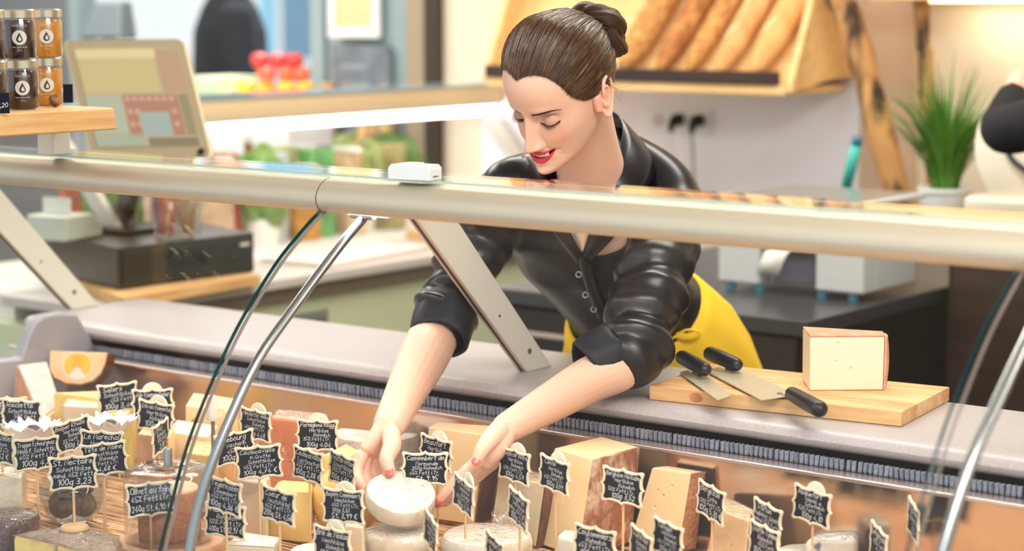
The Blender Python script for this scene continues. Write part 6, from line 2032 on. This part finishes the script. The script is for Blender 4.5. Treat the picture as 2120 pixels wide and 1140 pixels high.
def jar(px, d, z, m, label):
    p = atd(px, 200, d)
    t = thing('jar', label, 'jar', (p.x, p.y, z), math.atan2(-p.x, p.y) * 0 + math.atan2(p.x, -p.y) + math.pi * 0, 'jars on the plank')
    f = Vector((-p.x, -p.y, 0)).normalized()
    t.rotation_euler = (0, 0, math.atan2(f.x, -f.y))
    R = JR
    MB().lathe([(0, .0012), (R - .003, .0012), (R - .0012, .004), (R - .0012, .058), (R - .004, .063), (0, .063)], 36).build('filling', m, t, smooth=True)
    MB().lathe([(0, 0), (R - .002, 0), (R, .003), (R, .059), (R - .003, .0655), (R - .003, .068)], 36).build('glass', m_jarglass, t, smooth='all')
    MB().lathe([(0, .080), (R - .001, .080), (R + .0004, .0785), (R + .0004, .0665), (R - .001, .0660), (0, .0660)], 36).build('lid', m_lid, t, smooth=True)
    wrap = lambda mb, e: (setattr(mb, 'v', [((R + e) * math.sin(x / R), -(R + e) * math.cos(x / R), z_) for x, _, z_ in mb.v]), mb)[1]
    dm = MB(); N_ = 28; r_ = .0118
    dm.v = [(0, 0, .035)] + [(r_ * q * math.cos(2 * math.pi * k / N_), 0, .035 + r_ * q * math.sin(2 * math.pi * k / N_)) for q in (.5, 1) for k in range(N_)]
    dm.f = [(0, 1 + k, 1 + (k + 1) % N_) for k in range(N_)] + [(1 + k, 1 + N_ + k, 1 + N_ + (k + 1) % N_, 1 + (k + 1) % N_) for k in range(N_)]
    lb = wrap(dm, .0003).build('label_disc', mat('label_white', (226, 220, 212), 0.6), t)
    drp = MB()
    prof = [(0, .0085), (.0016, .005), (.0038, .001), (.0052, -.0025), (.0045, -.0055), (.0022, -.0072), (0, -.0076)]
    pl2 = [(a, b_) for a, b_ in prof] + [(-a, b_) for a, b_ in prof[-2:0:-1]]
    inn = [(a * .55 + .0006, b_ * .55 - .0012) for a, b_ in pl2]
    n_ = len(pl2)
    drp.v = [(a, 0, .035 + b_) for a, b_ in pl2] + [(a, 0, .035 + b_) for a, b_ in inn]
    drp.f = [(k, (k + 1) % n_, n_ + (k + 1) % n_, n_ + k) for k in range(n_)]
    wrap(drp, .0006).build('drop_mark', mat('label_ink', (40, 30, 28), 0.6), lb)
    for txt, z_, w_, h_ in (('HOHENFELD', .0535, .028, .0042), ('feine manufaktur', .0195, .024, .0034), ('200 g', .0145, .010, .003)):
        lt = lettering([txt], w_, h_)
        lt.v = [(x, 0, zz + z_) for x, _, zz in lt.v]
        wrap(lt, .0004).build('label_lettering', mat('label_white', (226, 220, 212), 0.6), t, fixn=False)
    return t
JZ = PZ1 + .0004
for k, (px, d, m, l1) in enumerate(((47, 3.30, m_dkjam, 'dark chutney jar'), (-18, 3.22, m_dkjam, 'dark chutney jar cut by the left edge'), (98, 3.42, m_gold, 'golden mustard jar'))):
    jar(px, d, JZ, m, l1 + ' in the lower layer on the wooden plank')
    jar(px + (2 if k == 2 else -3), d, JZ + .0806, m, l1 + ' in the upper layer on the wooden plank')
o_ = atd(6, 210, 3.17)
cd = thing('price_card', 'small black price card at the left edge in front of the dark jars', 'price card', (o_.x, o_.y, JZ), math.radians(40))
MB().box(-.022, .010, -.0006, .0006, 0, .032).build('card', m_board, cd)
lt = lettering(['€ 5,20'], .026, .010); lt.v = [(x - .006, -.0009, z + .012) for x, _, z in lt.v]
lt.build('lettering', m_chalk, cd, fixn=False)
o_ = atd(142, 214, 3.50)
cd = thing('blank_card', 'small black card standing at the right of the golden jars', 'price card', (o_.x, o_.y, JZ), math.radians(38))
MB().box(-.009, .008, -.0006, .0006, 0, .032).build('card', m_board, cd)
MB().box(-.007, .006, .0006, .006, 0, .004).build('card_foot', m_board, cd)
o_ = atd(114, 210, 3.36)
nt_ = MB().ell((0, 0, .0108), (.0105, .0105, .0108), 16, 12)
rn = random.Random(4)
nt_.v = [(x * (1 + rn.uniform(-.09, .09)), y * (1 + rn.uniform(-.09, .09)), z) for x, y, z in nt_.v]
tag(nt_.build('walnut', mat('walnut_shell', (176, 128, 78), 0.7, col2=(84, 54, 34), nscale=120), None, smooth='all', loc=(o_.x, o_.y, JZ)), 'small brown walnut lying before the lower golden jar', 'nut')

# ------------------------------------------------------------------ far left: fruit, board, poster, people
ft = thing('fruit_stand', 'pale stand carrying the fruit pile by the shop window', 'stand', (-5.0, 4.6, 0))
fc = onY(565, 190, 4.98)
ft.location = (fc.x, 4.95, 0)
MB().box(-.27, .21, -.12, .12, fc.z - .04, fc.z - .012).build('top', m_white, ft, bevel=.006)
MB().box(-.2, .2, -.11, .11, .02, fc.z - .04).build('body', m_wall_low, ft, bevel=.006)
MB().box(-.27, -.12, -.12, .1, fc.z - .012, fc.z + .05).build('lime_crate', mat('crate_lime', (206, 226, 196), 0.6), ft, bevel=.006)
fr = random.Random(5)
fru = [(-.08, 0), (0, 0), (.08, 0), (.16, 0), (.23, 0), (-.04, 1), (.04, 1), (.12, 1), (.17, 1), (.0, 2), (.07, 2), (.13, 2)]
fcol = {0: ((250, 196, 70), 'yellow'), 1: ((238, 120, 90), 'orange red'), 2: ((226, 84, 84), 'red')}
ORD = {0: ['leftmost', 'second', 'third', 'rightmost'], 1: ['leftmost', 'second', 'third', 'rightmost'], 2: ['leftmost', 'middle', 'rightmost']}
ORD[0].insert(3, 'fourth')
for i, (x_, lv) in enumerate(fru):
    cl, nm = fcol[lv]
    t = thing('apple', '%s %s round fruit of the %s layer in the fruit pile by the window' % (ORD[lv][[q for q in range(len(fru)) if fru[q][1] == lv].index(i)], nm, ['lowest', 'middle', 'top'][lv]), 'fruit', (fc.x + .0 + x_ * .78, 4.92 + .03 * (i % 3), fc.z - .012 + .046 * lv), 0, 'fruit pile ' + nm)
    t.scale = (.74, .74, .74)
    MB().lathe([(0, .006), (.018, 0), (.036, .014), (.043, .036), (.038, .058), (.02, .070), (.006, .066), (0, .062)], 20).build('flesh', mat('fruit_' + nm.replace(' ', '_'), cl, 0.4), t, smooth=True)
    MB().tube([(0, 0, .062), (.004, 0, .078)], .002, 6).build('stem', m_dwood, t)
# chalkboard A-sign and framed poster at the grey door
def facedoor(px0, px1, py0, py1, Y):
    a, b_ = onY(px0, py1, Y), onY(px1, py0, Y)
    return a.x, b_.x, a.z, b_.z
x0, x1, z0, z1 = facedoor(668, 786, 82, 190, 5.08)
ab = thing('chalkboard_stand', 'grey chalkboard stand with wooden legs before the blue grey door', 'chalkboard', ((x0 + x1) / 2, 5.125, .0))
hw_b = (x1 - x0) / 2
MB().box(-hw_b, hw_b, 0, .015, .55, z1 - .02).build('board', mat('faded_chalkboard', (102, 112, 124), 0.7, col2=(126, 136, 146), nscale=14), ab, bevel=.003)
for s in (-1, 1):
    MB().hexa([(s * (hw_b + .02) - .02, -.04, 0), (s * (hw_b + .02) + .02, -.04, 0), (s * (hw_b + .02) + .02, -.01, 0), (s * (hw_b + .02) - .02, -.01, 0), (s * hw_b - .02, -.03, z1 - .15), (s * hw_b + .02, -.03, z1 - .15), (s * hw_b + .02, 0, z1 - .15), (s * hw_b - .02, 0, z1 - .15)]).build('leg', m_beech, ab, bevel=.002)
for i in range(4):
    MB().box(-hw_b * .7, hw_b * (.2 + .13 * (i % 3)), -.001, 0, z1 - .1 - .06 * i, z1 - .085 - .06 * i).build('chalk_line', mat('chalk_smear', (150, 158, 166), 0.8), ab)
x0, x1, z0, z1 = facedoor(678, 782, -70, 78, 5.12)
fp = thing('framed_poster', 'white framed tan poster hanging on the blue grey door', 'poster', ((x0 + x1) / 2, 5.12, z0))
hw_b = (x1 - x0) / 2; H_ = z1 - z0
for a, b_, c, d in ((-hw_b, hw_b, 0, .035), (-hw_b, hw_b, H_ - .035, H_), (-hw_b, -hw_b + .03, .035, H_ - .035), (hw_b - .03, hw_b, .035, H_ - .035)):
    MB().box(a, b_, 0, .02, c, d).build('frame_bar', m_whitep, fp, bevel=.003)
MB().box(-hw_b + .03, hw_b - .03, .008, .018, .035, H_ - .035).build('print', mat('tan_print', (232, 196, 142), 0.6, col2=(244, 220, 180), nscale=3), fp)
# grey scale display above the till
o_ = onY(225, 80, 4.3)
gd = thing('customer_display', 'dark grey tilted display head behind the till screen', 'display', (o_.x, 4.3, 0.0))
MB().cyl(0, 0, 0, o_.z, .022, 14).build('pole', m_strut, gd, smooth=True)
MB().box(-.12, .12, -.12, .12, 0, .02).build('foot', m_strut, gd, bevel=.003)
MB().hexa([(-.085, -.05, o_.z), (.105, -.05, o_.z), (.105, .03, o_.z), (-.085, .03, o_.z), (-.06, .0, o_.z + .115), (.06, .0, o_.z + .115), (.06, .05, o_.z + .115), (-.06, .05, o_.z + .115)]).build('head', mat('display_grey', (104, 116, 124), 0.5), gd, bevel=.012, seg=3)


def bystander(label, loc, rz, height, arm_pts=None, shirt=(12, 18, 34), extra=None):
    """a standing figure, all in its own metres, facing -Y before turning"""
    k = height / 1.75
    t = thing('person', label, 'person', loc, rz)
    parts = []
    V = lambda *p: Vector(p) * k
    parts.append(temp(MB().loft([[V(math.cos(a) * w_, math.sin(a) * d_ + .01, z_) for a in [2 * math.pi * j / 24 for j in range(24)]] for z_, w_, d_ in ((.86, .165, .115), (.96, .16, .11), (1.08, .135, .10), (1.22, .16, .115), (1.35, .185, .11), (1.42, .15, .085), (1.46, .07, .06))])))
    parts.append(temp(capsule([V(0, .015, 1.42), V(0, 0, 1.50), V(0, -.005, 1.56)], (.062 * k, .054 * k, .055 * k))))
    parts.append(temp(MB().ell((0, -.01 * k, 1.645 * k), (.075 * k, .094 * k, .112 * k), 24, 16)))
    parts.append(temp(capsule([V(0, -.098, 1.655), V(0, -.118, 1.628)], (.010 * k, .013 * k), 10, 3)))
    parts.append(temp(MB().ell((0, -.065 * k, 1.565 * k), (.04 * k, .034 * k, .032 * k), 16, 10)))
    for s in (-1, 1):
        parts.append(temp(MB().ell((s * .076 * k, .012 * k, 1.64 * k), (.012 * k, .02 * k, .032 * k), 12, 8)))
        h = V(s * .09, 0, .9)
        parts.append(temp(capsule([h, V(s * .095, -.01, .5), V(s * .095, .02, .45), V(s * .095, .025, .09)], (.09 * k, .06 * k, .058 * k, .04 * k))))
        parts.append(temp(capsule([V(s * .095, .05, .04), V(s * .1, -.05, .04), V(s * .105, -.15, .03)], (.038 * k, .038 * k, .026 * k), 14)))
    arms = arm_pts or {}
    sleeve = []
    for s in (-1, 1):
        sh_p, el, wr, tip = arms.get(s, (V(s * .18, .01, 1.39), V(s * .25, .04, 1.10), V(s * .21, -.16, .93), V(s * .17, -.30, .90)))
        parts.append(temp(capsule([sh_p, el, wr], (.048 * k, .041 * k, .026 * k))))
        f = (tip - wr)
        side_ = f.cross(Vector((0, 0, 1))).normalized()
        parts.append(temp(capsule([wr, wr + f * .45], (.026 * k, .032 * k))))
        for j in range(4):
            o = side_ * (.022 - .0145 * j) * k
            parts.append(temp(capsule([wr + f * .4 + o, wr + f * .75 + o * 1.1, wr + f * (1.0 - .05 * abs(j - 1.3)) + o * 1.05 - Vector((0, 0, .012))], (.0105 * k, .0095 * k, .0075 * k), 10, 3)))
        parts.append(temp(capsule([wr + f * .15 + side_ * .022 * s * -k, wr + f * .4 + side_ * .045 * s * -k, wr + f * .62 + side_ * .048 * s * -k], (.014 * k, .012 * k, .009 * k), 10, 3)))
        sleeve.append((sh_p, el, wr))
    o = remesh_smooth(parts, .007, 4)
    o.name = o.data.name = 'body'
    o.data.materials.append(mat('bystander_skin', (228, 182, 156), 0.5))
    for p in o.data.polygons:
        p.use_smooth = True
    o.parent = t
    cl = [temp(MB().loft([[V(math.cos(a) * w_, math.sin(a) * d_ + .01, z_) for a in [2 * math.pi * j / 24 for j in range(24)]] for z_, w_, d_ in ((.82, .19, .14), (.96, .178, .128), (1.08, .155, .12), (1.22, .178, .132), (1.35, .20, .125), (1.43, .155, .095), (1.475, .075, .068))]))]
    for a, b_, c in sleeve:
        cl.append(temp(capsule([a, a.lerp(b_, .5), b_, b_.lerp(c, .5), b_.lerp(c, .88)], (.066 * k, .06 * k, .055 * k, .048 * k, .04 * k), 18)))
    o = remesh_smooth(cl, .012, 5)
    o.name = o.data.name = 'jumper'
    o.data.materials.append(mat('jumper_%d_%d_%d' % shirt, shirt, 0.85))
    for p in o.data.polygons:
        p.use_smooth = True
    o.parent = t
    tr_ = MB()
    for s in (-1, 1):
        tr_.tube(smooth_path([V(s * .09, 0, .9), V(s * .095, -.01, .5), V(s * .095, .02, .45), V(s * .095, .025, .10)], 3), [(.105 - .005 * i) * k for i in range(10)], 18)
    tr_.build('trousers', m_trouser, t, smooth='all')
    for s in (-1, 1):
        e_ = MB().ell((s * .031 * k, -.092 * k, 1.655 * k), (.0125 * k, .006 * k, .007 * k), 14, 8).build('eye', m_teeth, t, smooth='all')
        MB().ell((s * .031 * k, -.0972 * k, 1.655 * k), (.0058 * k, .002 * k, .0058 * k), 12, 8).build('iris', m_lash, e_, smooth='all')
        MB().tube([V(s * .014, -.099, 1.674), V(s * .032, -.096, 1.681), V(s * .05, -.082, 1.674)], [.0025 * k, .003 * k, .0015 * k], 8).build('eyebrow', m_brow, t, smooth='all')
    MB().ell((0, -.0955 * k, 1.592 * k), (.024 * k, .006 * k, .0075 * k), 16, 8).build('lips', mat('plain_lips', (196, 118, 108), 0.5), t, smooth='all')
    hr_ = MB()
    hr_.ell((0, .008 * k, 1.668 * k), (.083 * k, .100 * k, .108 * k), 24, 16)
    hr_.v = [(x, max(y, -.072 * k) if z < 1.70 * k else y, z) for x, y, z in hr_.v]
    hr_.v = [(x, y if z > 1.60 * k else max(y, .01 * k), z) for x, y, z in hr_.v]
    hr_.build('hair', mat('bystander_hair', (60, 42, 32), 0.6), t, smooth='all')
    return t
p_ = onY(470, 60, 5.62)
bystander('person in a dark navy jumper standing outside the shop window behind the fruit', (p_.x, 5.62, -0.01), math.radians(-38), 1.96)
# colleague at the slicer, only the bent dark sleeve shows
el = onY(2062, 268, 4.15); q_ = Vector((el.x + .40, 4.02, 0))
V_ = lambda p: Vector(p) - q_
arms = {-1: (Vector((-.185, .01, 1.385)), V_(el + Vector((0.02, .0, 0.0))), V_(onY(2098, 196, 4.26)), V_(onY(2125, 140, 4.33)))}
bystander('person in a black jumper at the right edge, bent arm raised over the slicer', q_, math.radians(0), 1.70, arms, (10, 12, 20))
